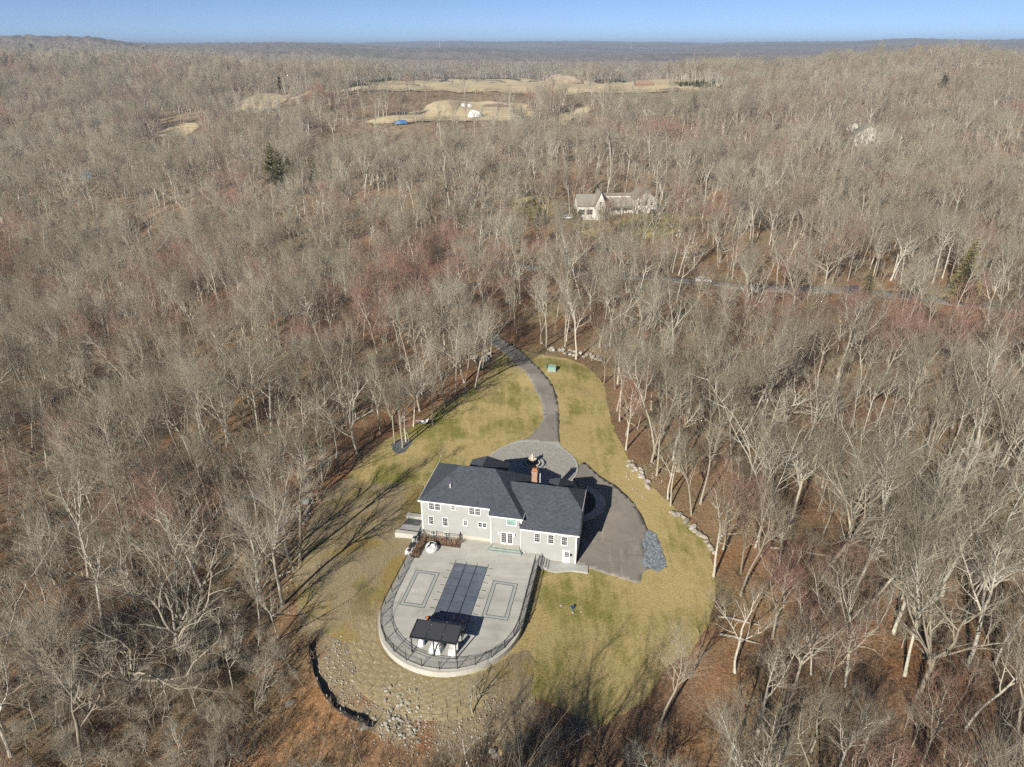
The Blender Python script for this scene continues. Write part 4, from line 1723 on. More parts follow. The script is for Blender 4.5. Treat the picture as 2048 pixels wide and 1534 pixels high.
# french doors
x0, x1 = on_wall(*z1(985, 965), YB)[0], on_wall(*z1(1095, 965), YB)[0]
zt = on_wall(*z1(1040, 910), YB)[1]
d = MB()
d.box(x0, x1, YB - .06, YB + .02, zt - .1, zt)
d.box(x0, x0 + .1, YB - .06, YB + .02, 1.62, zt - .1)
d.box(x1 - .1, x1, YB - .06, YB + .02, 1.62, zt - .1)
d.box((x0 + x1) / 2 - .1, (x0 + x1) / 2 + .1, YB - .06, YB + .02, 1.62, zt - .1)
d.box(x0 + .1, x1 - .1, YB - .06, YB + .02, 1.62, 1.86)
fd = d.build('french_door', M_TRIM, house)
for a, c in ((x0 + .1, (x0 + x1) / 2 - .1), ((x0 + x1) / 2 + .1, x1 - .1)):
    p = MB()
    p.box(a, c, YB - .012, YB + .01, 1.86, zt - .1)
    p.build('pane', M_GLASS, fd)
    g = MB()
    for i in range(1, 3):
        g.box(a + (c - a) * i / 3 - .009, a + (c - a) * i / 3 + .009, YB - .03, YB - .012, 1.86, zt - .1)
    for i in range(1, 5):
        zz = 1.86 + (zt - .1 - 1.86) * i / 5
        g.box(a, c, YB - .034, YB - .012, zz - .009, zz + .009)
    g.build('grille', M_TRIM, fd)
# service door
x0, x1 = on_wall(*z1(1532, 1140), YR)[0], on_wall(*z1(1597, 1140), YR)[0]
d = MB()
d.box(x0, x0 + .1, YR - .05, YR + .02, 0.02, 2.12)
d.box(x1 - .1, x1, YR - .05, YR + .02, 0.02, 2.12)
d.box(x0, x1, YR - .05, YR + .02, 2.12, 2.22)
d.box(x0 + .1, x1 - .1, YR - .03, YR + .02, 0.02, 2.12)
sd = d.build('door', M_TRIM, house)
sd['label'] = 'white service door with nine small panes'
p = MB()
for i in range(3):
    for j in range(3):
        a = x0 + .30 + i * .22
        p.box(a, a + .19, YR - .045, YR - .028, 1.12 + j * .28, 1.36 + j * .28)
p.build('pane', M_GLASS, sd)
k = MB()
k.box(x1 - .2, x1 - .15, YR - .09, YR - .03, 1.0, 1.06)
k.build('handle', M_BLACK, sd)
for bx_, by_, yy in ((970, 915, YB), (1106, 930, YB), (1608, 1107, YR)):
    x, z = on_wall(*z1(bx_, by_), yy)
    l = MB()
    l.box(x - .05, x + .05, yy - .04, yy + .01, z - .12, z + .14)
    l.box(x - .09, x + .09, yy - .24, yy - .05, z - .16, z + .12)
    l.box(x - .12, x + .12, yy - .27, yy - .02, z + .12, z + .16)
    l.build('wall_lamp', M_BLACK if yy == YR else M_TRIM, house)
# downspouts
d = MB()
d.tube([(-11.9, .05, 6.2), (-11.9, YB - .06, 5.9), (-11.9, YB - .06, 1.75)], .05, 6)
d.build('downspout', M_TRIM, house)
d = MB()
d.tube([(-7.62, -.25, 4.9), (-7.62, YR - .06, 4.6), (-7.62, YR - .06, 1.25), (-7.0, -.25, 1.08)], .05, 6)
d.build('downspout', M_TRIM, house)
# garage doors on the shaded side
for y0 in (1.0, 4.2):
    g = MB()
    g.box(-.01, .035, y0 - .1, y0 + 2.7, 0.3, 2.75)
    gd = g.build('garage_door', M_TRIM, house)
    for j in range(4):
        p = MB()
        p.box(.035, .05, y0, y0 + 2.6, .36 + j * .57, .36 + j * .57 + .52)
        p.build('door_panel', M_TRIM, gd)
# chimney, vents
c = MB()
c.box(-7.65, -6.85, 8.2, 8.95, 5.0, 8.72)
c.box(-7.72, -6.78, 8.13, 9.02, 8.72, 8.92)
ch = c.build('chimney', M_BRICK, house)
for xx in (-7.42, -7.08):
    p = MB()
    p.lathe([(.16, 8.92), (.15, 9.25), (.12, 9.25), (.12, 9.0)], 10, xx, 8.57)
    p.build('chimney_pot', M_CLAY, ch)
p = MB()
p.tube([(-6.45, 8.4, 6.6), (-6.45, 8.4, 8.6)], .05, 6)
p.build('vent_pipe', M_TRIM, house)
vx, vy = loc_z(*z1(535, 495), 8.55)
p = MB()
p.tube([(vx, vy, 8.2), (vx, vy, 8.85)], .07, 8)
p.build('vent_pipe', M_TRIM, house)

# ------------------------------------------------------------------ steps, patio, walls
PZ = 1.0
PCX, PCY, PR = -13.85, -13.4, 8.5


def local_obj(name, mb, mats, parent=None, **kw):
    """a mesh in the house frame placed as its own object"""
    return mb.build(name, mats, parent, loc=(HOUSE_O[0], HOUSE_O[1], 0) if parent is None else None, rz=-HTH if parent is None else None, **kw)


st = empty('door_steps', (HOUSE_O[0], HOUSE_O[1], 0), -HTH)
tag(st, 'grey-green stone steps rising from patio to the french doors', 'steps')
for i, (dx, yf, z0, zt) in enumerate(((0.0, -.95, PZ - .1, 1.21), (.28, -.62, 1.21, 1.41), (.56, -.30, 1.41, 1.60))):
    s = MB()
    s.box(-12.2 + dx, -7.45 - dx * 0.6, yf, YR - .02 if i == 0 else YB + .03, z0, zt)
    s.build('step', M_STONE, st, bevel=.02)
s = MB()
s.box(-11.55, -7.85, -.22, YB + .02, 1.60, 1.613)
s.build('landing', M_FOUND, st)


def arc(r, a0, a1, n):
    return [(PCX + r * math.cos(R(a0 + (a1 - a0) * k / n)), PCY + r * math.sin(R(a0 + (a1 - a0) * k / n))) for k in range(n + 1)]


slab = [(-22.35, YL + .02), (-22.35, PCY)] + arc(PR, 180, 360, 40)[1:-1] + [(-5.35, PCY), (-5.35, YR + .01), (-7.7, YR + .01), (-7.7, YB), (-12.03, YB), (-12.03, YL + .02)]
# pool opening is covered; the slab is cut around it
bm = bmesh.new()
pool_rect = [(-15.95, -4.1), (-11.45, -4.1), (-11.45, -16.6), (-15.95, -16.6)]
pv = [Vector(p) for p in slab + pool_rect]
n1, n2 = len(slab), 4
ed = [(i, (i + 1) % n1) for i in range(n1)] + [(n1 + i, n1 + (i + 1) % 4) for i in range(4)]
v2, e2, f2, *_ = delaunay_2d_cdt(pv, ed, [], 0, 1e-4)
vs = [bm.verts.new((v.x, v.y, PZ)) for v in v2]
for f in f2:
    cxm = sum(v2[i].x for i in f) / 3
    cym = sum(v2[i].y for i in f) / 3
    if inside(slab, np.array([cxm]), np.array([cym]))[0] and not (-15.95 < cxm < -11.45 and -16.6 < cym < -4.1):
        bm.faces.new([vs[i] for i in f])
bmesh.ops.recalc_face_normals(bm, faces=bm.faces[:])
for f in bm.faces:
    if f.normal.z < 0:
        f.normal_flip()
g = bmesh.ops.extrude_edge_only(bm, edges=[e for e in bm.edges if e.is_boundary])
for q in g['geom']:
    if isinstance(q, bmesh.types.BMVert):
        q.co.z -= 1.4
me = bpy.data.meshes.new('patio')
bm.to_mesh(me)
bm.free()
me.materials.append(M_PATIO)
patio = link_mesh('patio', me, None, (HOUSE_O[0], HOUSE_O[1], 0), -HTH)
patio['kind'] = 'structure'


def strip(mb, pts, wd, z0, z1_):
    """thin flat band along a polyline, local frame"""
    for a, b in zip(pts[:-1], pts[1:]):
        a, b = Vector(a), Vector(b)
        n = (b - a).normalized()
        n = Vector((-n.y, n.x)) * wd / 2
        b = b + (b - a).normalized() * wd * .3
        mb.prism([tuple(a + n), tuple(a - n), tuple(b - n), tuple(b + n)][::-1], z0, z1_)


# joints of the outer band
j = MB()
strip(j, [(-21.0, -10.9)] + arc(7.05, 178, 300, 26), .055, PZ - .02, PZ + .004)
j.build('joint', M_DARK, patio)
POSTS_ARC = [180 + 180 * k / 13 for k in range(14)]
for a in [176] + POSTS_ARC[1:9]:
    j = MB()
    strip(j, [arc(7.05, a, a + 1, 1)[0], arc(8.4, a, a + 1, 1)[0]], .05, PZ - .02, PZ + .005)
    j.build('joint', M_DARK, patio)
for (xa, xb) in ((-20.72, -17.4), (-10.1, -6.78)):
    ya, yb = -13.1, -6.45

    def ring(mb, o, wd, z):
        x0, x1, y0, y1 = xa + o, xb - o, ya + o, yb - o
        mb.box(x0, x1, y0, y0 + wd, PZ - .02, z)
        mb.box(x0, x1, y1 - wd, y1, PZ - .02, z)
        mb.box(x0, x0 + wd, y0 + wd, y1 - wd, PZ - .02, z)
        mb.box(x1 - wd, x1, y0 + wd, y1 - wd, PZ - .02, z)
    b = MB()
    ring(b, .09, .36, PZ + .004)
    ib = b.build('inlay_band', M_INLAY, patio)
    b = MB()
    ring(b, 0, .09, PZ + .006)
    b.build('inlay_border', M_DARK, patio)
    b = MB()
    ring(b, .45, .085, PZ + .006)
    b.build('inlay_border', M_DARK, patio)

# retaining wall round the patio
rw = MB()
outer = [(-22.75, YL - .6)] + [(-22.75, PCY)] + arc(PR + .40, 180, 360, 40)[1:-1] + [(-4.95, PCY), (-4.95, -1.9)]
inner = [(-22.36, YL - .6)] + [(-22.36, PCY)] + arc(PR + .01, 180, 360, 40)[1:-1] + [(-5.34, PCY), (-5.34, -1.9)]
n = len(outer)
for i in range(n - 1):
    (ax, ay), (bx_, by_) = outer[i], outer[i + 1]
    (cx_, cy_), (dx_, dy_) = inner[i], inner[i + 1]
    zt, zb = PZ - .05, -2.2
    rw.quad((ax, ay, zb), (bx_, by_, zb), (bx_, by_, zt), (ax, ay, zt))
    rw.quad((ax, ay, zt), (bx_, by_, zt), (dx_, dy_, zt), (cx_, cy_, zt))
rw.quad((outer[-1][0], outer[-1][1], -2.2), (inner[-1][0], inner[-1][1], -2.2), (inner[-1][0], inner[-1][1], PZ - .05), (outer[-1][0], outer[-1][1], PZ - .05))
o = local_obj('retaining_wall', rw, M_WALLC)
tag(o, 'pale curved concrete retaining wall holding up the patio', 'wall')

# black railing
fence = empty('patio_fence', (HOUSE_O[0], HOUSE_O[1], 0), -HTH)
tag(fence, 'black metal picket railing around the curved edge of the patio', 'fence')


def railing(parent, pts, zb, h=1.15, bal=.115):
    for k, (x, y) in enumerate(pts):
        p = MB()
        p.box(x - .035, x + .035, y - .035, y + .035, zb, zb + h + .06)
        p.box(x - .05, x + .05, y - .05, y + .05, zb + h + .06, zb + h + .09)
        p.build('post', M_BLACK, parent)
    for a, b in zip(pts[:-1], pts[1:]):
        for zz in (zb + .10, zb + h - .16, zb + h):
            r = MB()
            r.tube([(a[0], a[1], zz), (b[0], b[1], zz)], .024, 4, False)
            ra = r.build('rail', M_BLACK, parent)
        m = MB()
        L = math.dist(a, b)
        nb = int(L / bal)
        for i in range(1, nb):
            f = i / nb
            x, y = a[0] + (b[0] - a[0]) * f, a[1] + (b[1] - a[1]) * f
            m.tube([(x, y, zb + .10), (x, y, zb + h)], .0105, 3, False)
        bo = m.build('pickets', M_BLACK, ra)
        bo['kind'] = 'stuff'


left_posts = [(-22.4, y) for y in (.95, -1.45, -3.85, -6.25, -8.65, -11.05)]
right_posts = [(-5.3, y) for y in (-11.0, -8.7, -6.4, -4.1, -1.8)]
railing(fence, left_posts + arc(8.55, 180, 360, 13) + right_posts, PZ)

well_fence = empty('well_railing', (HOUSE_O[0], HOUSE_O[1], 0), -HTH)
tag(well_fence, 'short black railing along the basement windows behind the planting bed', 'fence')
railing(well_fence, [(-22.3, .55), (-20.4, .55), (-18.5, .55), (-16.6, .55), (-16.6, 1.15)], PZ, 1.0)

# pool with its cover
pool = empty('swimming_pool', (HOUSE_O[0], HOUSE_O[1], 0), -HTH)
tag(pool, 'rectangular pool closed by a taut dark blue-grey winter cover', 'pool')
nxp, nyp = 19, 51
V, F = [], []
for jj in range(nyp):
    for ii in range(nxp):
        x = -15.98 + 4.56 * ii / (nxp - 1)
        y = -16.63 + 12.56 * jj / (nyp - 1)
        e = min(ii, nxp - 1 - ii, 3) / 3 * min(jj, nyp - 1 - jj, 3) / 3
        V.append((x, y, PZ + .02 - e * (.05 + .02 * math.sin(x * 2.1 + y * .7) + .015 * math.sin(y * 2.3 - x))))
for jj in range(nyp - 1):
    for ii in range(nxp - 1):
        a = jj * nxp + ii
        F.append((a, a + 1, a + nxp + 1, a + nxp))
me = bpy.data.meshes.new('pool_cover')
me.from_pydata(V, [], F)
me.materials.append(M_COVER)
me.polygons.foreach_set('use_smooth', np.ones(len(F), bool))
cover = link_mesh('pool_cover', me, pool)
for k in range(4):
    x = -15.98 + 4.56 * k / 3
    s = MB()
    s.box(x - .028, x + .028, -16.9, -3.55, PZ + .022, PZ + .030)
    s.build('strap', M_BLACK, cover)
for k in range(9):
    y = -4.3 - k * 1.42
    s = MB()
    s.box(-16.0, -11.42, y - .012, y + .012, PZ + .022, PZ + .027)
    s.build('seam', M_SEAM, cover)
    for xa in (-16.75, -11.25):
        a = MB()
        a.box(xa, xa + .6, y - .03, y + .03, PZ + .004, PZ + .022)
        a.build('anchor_strap', M_BLACK, cover)
wt = MB()
wt.box(-15.95, -11.45, -16.6, -4.1, -.6, -.5)
wt.build('pool_floor', M_WALK, pool)

wf = MB()
wf.box(-15.7, -12.2, -15.75, -15.2, PZ + .035, PZ + .45)
wf.box(-15.78, -12.12, -15.82, -15.13, PZ + .45, PZ + .52)
o = local_obj('spillway_wall', wf, M_WALK)
tag(o, 'low raised stone spillway wall across the near end of the pool', 'wall')
for (x, y, lab) in ((-16.15, -15.45, 'copper fire bowl on stone pedestal left of the pool end'), (-11.85, -15.4, 'copper fire bowl on stone pedestal right of the pool end')):
    b = empty('fire_bowl', lw(x, y) + (PZ,), -HTH)
    tag(b, lab, 'fire bowl', 'fire bowls at the pool end')
    p = MB()
    p.box(-.32, .32, -.32, .32, 0.0, .62)
    p.box(-.38, .38, -.38, .38, .62, .70)
    p.build('pedestal', M_WALK, b)
    p = MB()
    p.lathe([(.12, .70), (.30, .78), (.40, .95), (.37, .97), (.28, .86)], 16)
    p.build('bowl', M_BASIN, b, smooth=False)
    p = MB()
    p.lathe([(.05, .86), (.27, .93), (.24, 1.02), (.1, 1.08)], 10)
    p.build('fire_media', M_COPPER, b)

# pergola
pg = empty('pergola', lw(-14.0, -18.75) + (PZ,), -HTH)
tag(pg, 'black metal pergola with three louvred roof panels', 'pergola')
HP = 2.28
for x in (-2.64, 0, 2.64):
    for y in (-1.28, 1.28):
        p = MB()
        p.box(x - .06, x + .06, y - .06, y + .06, 0, HP)
        p.box(x - .11, x + .11, y - .11, y + .11, 0, .02)
        p.build('post', M_BLACK, pg)
f = MB()
for y in (-1.42, 1.32):
    f.box(-2.80, 2.80, y, y + .10, HP, HP + .17)
for x in (-2.80, 2.70):
    f.box(x, x + .10, -1.32, 1.32, HP, HP + .17)
f.build('frame', M_BLACK, pg)
for k in range(3):
    x0 = -2.70 + 1.8 * k
    f = MB()
    f.box(x0 + .02, x0 + 1.78, -1.32, 1.32, HP + .07, HP + .10)
    pan = f.build('roof_panel', M_LOUVER, pg)
    s = MB()
    for q in range(17):
        y = -1.28 + q * .155
        s.quad((x0 + .05, y, HP + .12), (x0 + 1.75, y, HP + .12), (x0 + 1.75, y + .145, HP + .15), (x0 + .05, y + .145, HP + .15))
        s.quad((x0 + .05, y + .145, HP + .15), (x0 + 1.75, y + .145, HP + .15), (x0 + 1.75, y + .15, HP + .10), (x0 + .05, y + .15, HP + .10))
    so = s.build('louvers', M_LOUVER, pan)
    so['kind'] = 'stuff'


def draped(name, prof, n, lab, x, y, rz=0.0, seed=1, sx=1.0, sy=1.0, cat='covered seat'):
    """cloth cover: stacked uneven rings"""
    rs = random.Random(seed)
    b = MB()
    V, F = [], []
    for i, (r, z, dx, dy) in enumerate(prof):
        for k in range(n):
            a = 2 * math.pi * k / n
            sq = (abs(math.cos(a)) ** 4 + abs(math.sin(a)) ** 4) ** -.25
            rr = r * sq * (1 + rs.uniform(-.05, .05))
            V.append((rr * math.cos(a) * sx + dx, rr * math.sin(a) * sy + dy, z + rs.uniform(-.02, .02) * (i > 0)))
    m = len(prof)
    for i in range(m - 1):
        for k in range(n):
            F.append((i * n + k, i * n + (k + 1) % n, (i + 1) * n + (k + 1) % n, (i + 1) * n + k))
    F.append(tuple((m - 1) * n + k for k in range(n)))
    b.v, b.f, b.m = V, F, [0] * len(F)
    o = b.build(name, M_WHITEFAB, None, smooth=False, loc=lw(x, y) + (PZ + .004,), rz=-HTH + rz)
    tag(o, lab, cat)
    return o


draped('covered_chair', [(.46, 0, 0, 0), (.42, .3, 0, 0), (.40, .55, 0, 0), (.30, .75, 0, .12), (.22, .95, 0, .2), (.05, 1.0, 0, .2)], 14,
       'white cloth cover over a chair at the left end of the pergola', -16.0, -18.75, 0.2, 3)
draped('covered_table', [(.85, 0, 0, 0), (.74, .32, 0, 0), (.62, .62, 0, 0), (.50, .70, 0, .05), (.52, .86, 0, .1), (.45, .98, 0, .12), (.05, 1.02, 0, .1)], 8,
       'white cloth cover over a table under the middle of the pergola', -14.0, -19.15, 0.0, 5, cat='covered table')
draped('covered_sofa', [(.78, 0, 0, 0), (.74, .3, 0, 0), (.70, .50, 0, 0), (.34, .62, .36, 0), (.30, 1.0, .40, .05), (.22, 1.35, .42, .1), (.05, 1.42, .42, .1)], 14,
       'tall white cloth cover over seating at the right end of the pergola', -12.0, -19.0, 0.1, 7, 0.75, 1.0)

# round day bed
db = empty('daybed', lw(-19.85, -2.05) + (PZ,), -HTH)
tag(db, 'round pale wicker daybed with a curved hood beside the planting bed', 'daybed')
p = MB()
p.lathe([(.80, 0), (.86, .15), (.86, .38), (.80, .42)], 28)
p.build('base', M_POD, db, smooth=False)
p = MB()
p.lathe([(.74, .42), (.77, .50), (.70, .57), (.2, .59)], 24)
p.build('cushion', M_WHITEFAB, db)
p = MB()
for (cx_, cy_, sz) in ((-.15, .35, .22), (.2, .3, .2), (.32, .02, .2)):
    p.lathe([(sz, .58), (sz * 1.1, .68), (sz * .7, .78), (.04, .8)], 10, cx_, cy_)
p.build('pillow', M_WHITEFAB, db)
V, F = [], []
na, nb = 22, 8
for i in range(na + 1):
    az = R(60 + 165 * i / na)
    for k in range(nb + 1):
        e = R(90 * k / nb * .78)
        V.append((.90 * math.cos(e) * math.cos(az), .90 * math.cos(e) * math.sin(az), .40 + .80 * math.sin(e)))
for i in range(na):
    for k in range(nb):
        a = i * (nb + 1) + k
        F.append((a, a + nb + 1, a + nb + 2, a + 1))
me = bpy.data.meshes.new('hood')
me.from_pydata(V, [], F)
me.materials.append(M_POD)
ho = link_mesh('hood', me, db)
sm = ho.modifiers.new('thick', 'SOLIDIFY')
sm.thickness = .04

# planting bed along the corner
bed = MB()
bed.prism([(-22.25, -4.15), (-21.1, -4.15), (-20.9, -1.0), (-16.1, -.95), (-16.35, .45), (-22.25, .45)], PZ - .1, PZ + .06)
o = local_obj('planting_bed', bed, M_MULCH)
tag(o, kind='structure')
shrub_meshes = []
for k in range(3):
    T = grow_bush(300 + k, .75, 26, 10, 1.3)
    shrub_meshes.append(T.mesh('dry_shrub', 1, [M_DEADLEAF]))
spots = [(-21.8, -3.7), (-21.65, -3.0), (-21.75, -2.2), (-21.6, -1.4), (-21.5, -.6), (-20.8, -.3), (-20.0, -.2), (-19.2, -.3), (-18.5, -.15), (-17.8, -.3), (-17.1, -.2), (-16.6, -.1), (-21.7, .1)]
SP = ['at the near end of the bed', 'second from the near end of the bed', 'third from the near end of the bed', 'in front of the bed corner', 'in the bed corner by the daybed',
      'just behind the daybed', 'behind the daybed under the left basement window', 'between the two basement windows', 'under the right basement window', 'right of the basement windows',
      'next to last toward the house bump', 'last in the row toward the house bump', 'in the far corner of the bed']
for k, (x, y) in enumerate(spots):
    o = link_mesh('dry_shrub', shrub_meshes[k % 3], None, lw(x, y) + (PZ + .05,), k * 1.3)
    o.scale = (1, 1, .8 + .15 * (k % 3))
    tag(o, 'dry brown garden shrub ' + SP[k], 'shrub', 'dry shrubs in the planting bed')

# utility boxes on the grass outside the fence
for (px, py, sx, sz, mat, lab) in ((831, 1084, .8, .75, M_BASIN, 'grey condenser unit on the grass outside the patio fence'),
                                   (825, 1096, .7, .6, M_BLACK, 'black pump box between the grey and white units by the fence'),
                                   (819, 1107, 1.0, .55, M_TRIM, 'white equipment cabinet outside the patio fence, nearest the camera')):
    X, Y = at(px, py)
    b = empty('equipment_box', (X, Y, float(H(X, Y)) + .08), -HTH)
    tag(b, lab, 'equipment')
    p = MB()
    p.box(-sx / 2, sx / 2, -.4, .4, 0, sz)
    p.build('case', mat, b, bevel=.03)
    p = MB()
    p.lathe([(.3, sz), (.3, sz + .02), (.05, sz + .03)], 14)
    p.build('lid', M_LOUVER, b)

# side walls and slab at the left end of the house
for (y0, y1, lab) in ((4.3, 5.15, 'pale concrete wing wall left of the house, farther one'), (.15, .95, 'pale concrete wing wall left of the house, nearer one')):
    p = MB()
    p.box(-26.3 + (0.2 if y0 < 2 else .5), -22.2 if y0 > 2 else -22.78, y0, y1, -1.0, 1.32)
    o = local_obj('wing_wall', p, M_WALLC, bevel=.05)
    tag(o, lab, 'wall')
p = MB()
p.prism([(-25.9, 1.0), (-22.2, 1.0), (-22.2, 4.28), (-25.6, 4.28)], -.6, .90)
o = local_obj('side_slab', p, M_WALK)
tag(o, kind='structure')
p = MB()
p.prism([(-25.75, 2.8), (-23.3, 2.8), (-23.3, 4.25), (-25.6, 4.25)], .88, .93)
gp = p.build('gravel_strip', M_DARKGRAVEL, o)

# steps and walk at the right end of the patio
ws = empty('side_steps', (HOUSE_O[0], HOUSE_O[1], 0), -HTH)
tag(ws, 'five concrete steps from the patio down to the side walk', 'steps')
for k in range(5):
    s = MB()
    x0 = -5.35 + .34 * k
    s.box(x0 - .02 * (k > 0), x0 + .36, -1.95, -.02, -.8, PZ - .02 - .17 * k)
    s.build('step', M_WALK, ws)
p = MB()
p.prism([(-3.65, -.03), (-3.65, -2.1), (-2.4, -2.25), (-1.4, -1.85), (-.3, -1.5), (1.85, -1.5), (1.7, -.06)][::-1], -.5, .14)
o = local_obj('side_walk', p, M_WALK)
tag(o, kind='structure')


# ------------------------------------------------------------------ paved court in front, parking, beds
def LW(pts):
    return [lw(*p) for p in pts]


court = sheet('paved_court', LW([(-9.9 + 7.5 * math.cos(R(a)), 20.9 + 7.5 * math.sin(R(a))) for a in range(0, 360, 8)]), 0.16, M_PAVER, 1.0)
k = MB()
ring_o = [(-9.9 + 7.75 * math.cos(R(a)), 20.9 + 7.75 * math.sin(R(a))) for a in range(0, 361, 6)]
ring_i = [(-9.9 + 7.45 * math.cos(R(a)), 20.9 + 7.45 * math.sin(R(a))) for a in range(0, 361, 6)]
for i in range(60):
    pts = [ring_o[i], ring_o[i + 1], ring_i[i + 1], ring_i[i]]
    zz = [float(H(*lw(*q))) for q in pts]
    k.quad(*[(q[0], q[1], z + .20) for q, z in zip(pts, zz)])
    k.quad(*[(q[0], q[1], z + dz_) for q, z, dz_ in ((pts[0], zz[0], -.05), (pts[1], zz[1], -.05), (pts[1], zz[1], .20), (pts[0], zz[0], .20))])
o = local_obj('court_kerb', k, M_WALK)
o['kind'] = 'structure'
apron = sheet('court_apron', [at(*p) for p in ((1040, 881), (1118, 887), (1128, 900), (1110, 902), (1072, 893), (1030, 892), (1000, 898), (1016, 890))], 0.13, M_WALK, .8)
front_walk = sheet('front_walk', LW([(-17.5, 12.8), (-1.0, 11.0), (-.5, 14.5), (-3.0, 18.5), (-16.5, 18.0)]), 0.12, M_PAVER, 1.0)
parking = sheet('parking_area', LW([(.1, 0.1), (3.4, -.8), (8.7, -2.1), (9.2, .3), (9.9, .9), (9.4, 3.5), (8.95, 6.3), (9.6, 8.8), (8.6, 11.6), (7.3, 14.4), (4.6, 17.9), (1.5, 20.5), (-1.4, 24.0), (-2.3, 22.0), (-2.6, 18.5), (-.2, 15.0), (.1, 10.0)]),
                0.09, M_DRIVE, 0.7, 0.14, 13, skirt=.1)
gravel = sheet('gravel_pad', LW([(9.5, 8.8), (10.6, 8.0), (11.4, 5.8), (12.3, 1.6), (11.0, .5), (9.1, 1.1), (9.2, 3.6), (8.9, 6.2)]), 0.15, M_BLUESTONE, .7, .25, 17)
ringp = sheet('bed_paving', LW([(-.3, 17.2), (1.6, 16.2), (2.8, 14.4), (3.15, 12.8), (2.7, 10.9), (1.6, 9.6), (.05, 8.6)]), 0.16, M_PATIO, .8)
bedm = sheet('front_bed', LW([(-.3, 16.0), (.9, 14.9), (1.5, 13.6), (1.5, 12.0), (.9, 10.8), (.05, 9.9)]), 0.20, M_BLACKMULCH, .7)

# fountain
FX, FY = lw(-9.75, 21.3)
fz = float(H(FX, FY)) + .15
ft = empty('fountain', (FX, FY, fz), 0)
tag(ft, 'tiered pale stone fountain in a round basin on the paved court', 'fountain')
p = MB()
p.lathe([(2.3, 0), (2.3, .12), (1.95, .12), (1.95, .45), (1.6, .45), (1.6, .12), (.2, .12)], 40)
p.build('basin', M_BASIN, ft)
p = MB()
p.lathe([(1.6, .10), (1.6, .2), (.1, .21)], 32)
p.build('water', glass_material('fountain_water', (.004, .006, .009)), ft)
p = MB()
p.lathe([(1.25, .18), (1.28, .55), (1.12, .58), (1.05, .50), (.3, .46), (.22, .6), (.2, 1.0), (.62, 1.15), (.68, 1.26), (.55, 1.24), (.18, 1.2), (.12, 1.5), (.36, 1.62), (.40, 1.7), (.1, 1.68), (.09, 1.9), (.15, 2.0), (.05, 2.15)], 28)
p.build('tiers', M_LIMESTONE, ft)
p = MB()
p.lathe([(1.10, .50), (1.10, .535), (.25, .54)], 28)
p.build('bowl_water', bpy.data.materials['fountain_water'], ft)

# ------------------------------------------------------------------ sod slabs laid round the patio
M_SOD = speckled('sod', (.255, .21, .125), 0.3, 1.6, 0.95, 0.1, bump=0.5)
rs_ = random.Random(4)
sod_meshes = []
for k in range(4):
    L, Wd = 1.41 + .05 * (k % 2), .645
    n = 5
    V, F = [], []
    for jj in range(3):
        for ii in range(n):
            V.append((-L / 2 + L * ii / (n - 1) + rs_.uniform(-.015, .015), -Wd / 2 + Wd * jj / 2 + rs_.uniform(-.015, .015), .055 + rs_.uniform(-.015, .02)))
    for jj in range(2):
        for ii in range(n - 1):
            a = jj * n + ii
            F.append((a, a + 1, a + n + 1, a + n))
    ringi = list(range(n)) + [2 * n - 1, 3 * n - 1] + list(range(3 * n - 2, 2 * n - 1, -1)) + [n]
    b0 = len(V)
    V += [(V[q_][0] * 1.01, V[q_][1] * 1.01, -.15) for q_ in ringi]
    for q_ in range(len(ringi)):
        r_ = (q_ + 1) % len(ringi)
        F.append((ringi[r_], ringi[q_], b0 + q_, b0 + r_))
    me = bpy.data.meshes.new('sod_slab')
    me.from_pydata(V, [], F)
    me.materials.append(M_SOD)
    sod_meshes.append(me)
cnt = 0
for row in range(7):
    r = PR + 1.05 + row * .66
    a0, a1 = (188, 312) if row < 3 else (205, 306) if row < 5 else (226, 300)
    stp = math.degrees(1.46 / r)
    a = a0 + rs_.uniform(0, stp)
    while a < a1:
        x = PCX + r * math.cos(R(a)) + rs_.uniform(-.04, .04)
        y = PCY + r * math.sin(R(a)) + rs_.uniform(-.04, .04)
        X, Y = lw(x, y)
        e = .4
        gxn = float(H(X + e, Y) - H(X - e, Y)) / (2 * e)
        gyn = float(H(X, Y + e) - H(X, Y - e)) / (2 * e)
        o = link_mesh('sod_slab', sod_meshes[cnt % 4], seeded)
        nrm = Vector((-gxn, -gyn, 1)).normalized()
        yaw = -HTH + R(a + 90 + rs_.uniform(-3, 3))
        q_ = Vector((0, 0, 1)).rotation_difference(nrm) @ Matrix.Rotation(yaw, 3, 'Z').to_quaternion()
        o.rotation_mode = 'QUATERNION'
        o.rotation_quaternion = q_
        o.location = (X, Y, float(H(X, Y)) + .05)
        cnt += 1
        a += stp * rs_.uniform(1.0, 1.05)

# ------------------------------------------------------------------ stones
M_ROCK = bark_material('pale_rock', [(0.0, (.22, .20, .165)), (0.4, (.33, .31, .27)), (0.75, (.42, .40, .36)), (1.0, (.30, .25, .18))], 0.5)
M_DROCK = speckled('dark_rock', (.17, .15, .125), 0.25, 2.0, 0.9, bump=.5)
M_YROCK = speckled('yellow_rock', (.52, .40, .18), 0.25, 2.0, 0.9, bump=.5)
rocks = []
for k in range(6):
    bm = bmesh.new()
    bmesh.ops.create_icosphere(bm, subdivisions=2, radius=.5)
    rr = np.random.RandomState(40 + k)
    ax = [unit(rr.normal(size=3)) for _ in range(7)]
    cut = [rr.uniform(.28, .46) for _ in range(7)]
    for v in bm.verts:
        p = np.array(v.co)
        for a, c in zip(ax, cut):
            dd = p @ a
            if dd > c:
                p = p - a * (dd - c)
        v.co = Vector(p * np.array([1.25, .95, .72]))
    me = bpy.data.meshes.new('boulder')
    bm.to_mesh(me)
    bm.free()
    me.materials.append(M_ROCK)
    rocks.append(me)
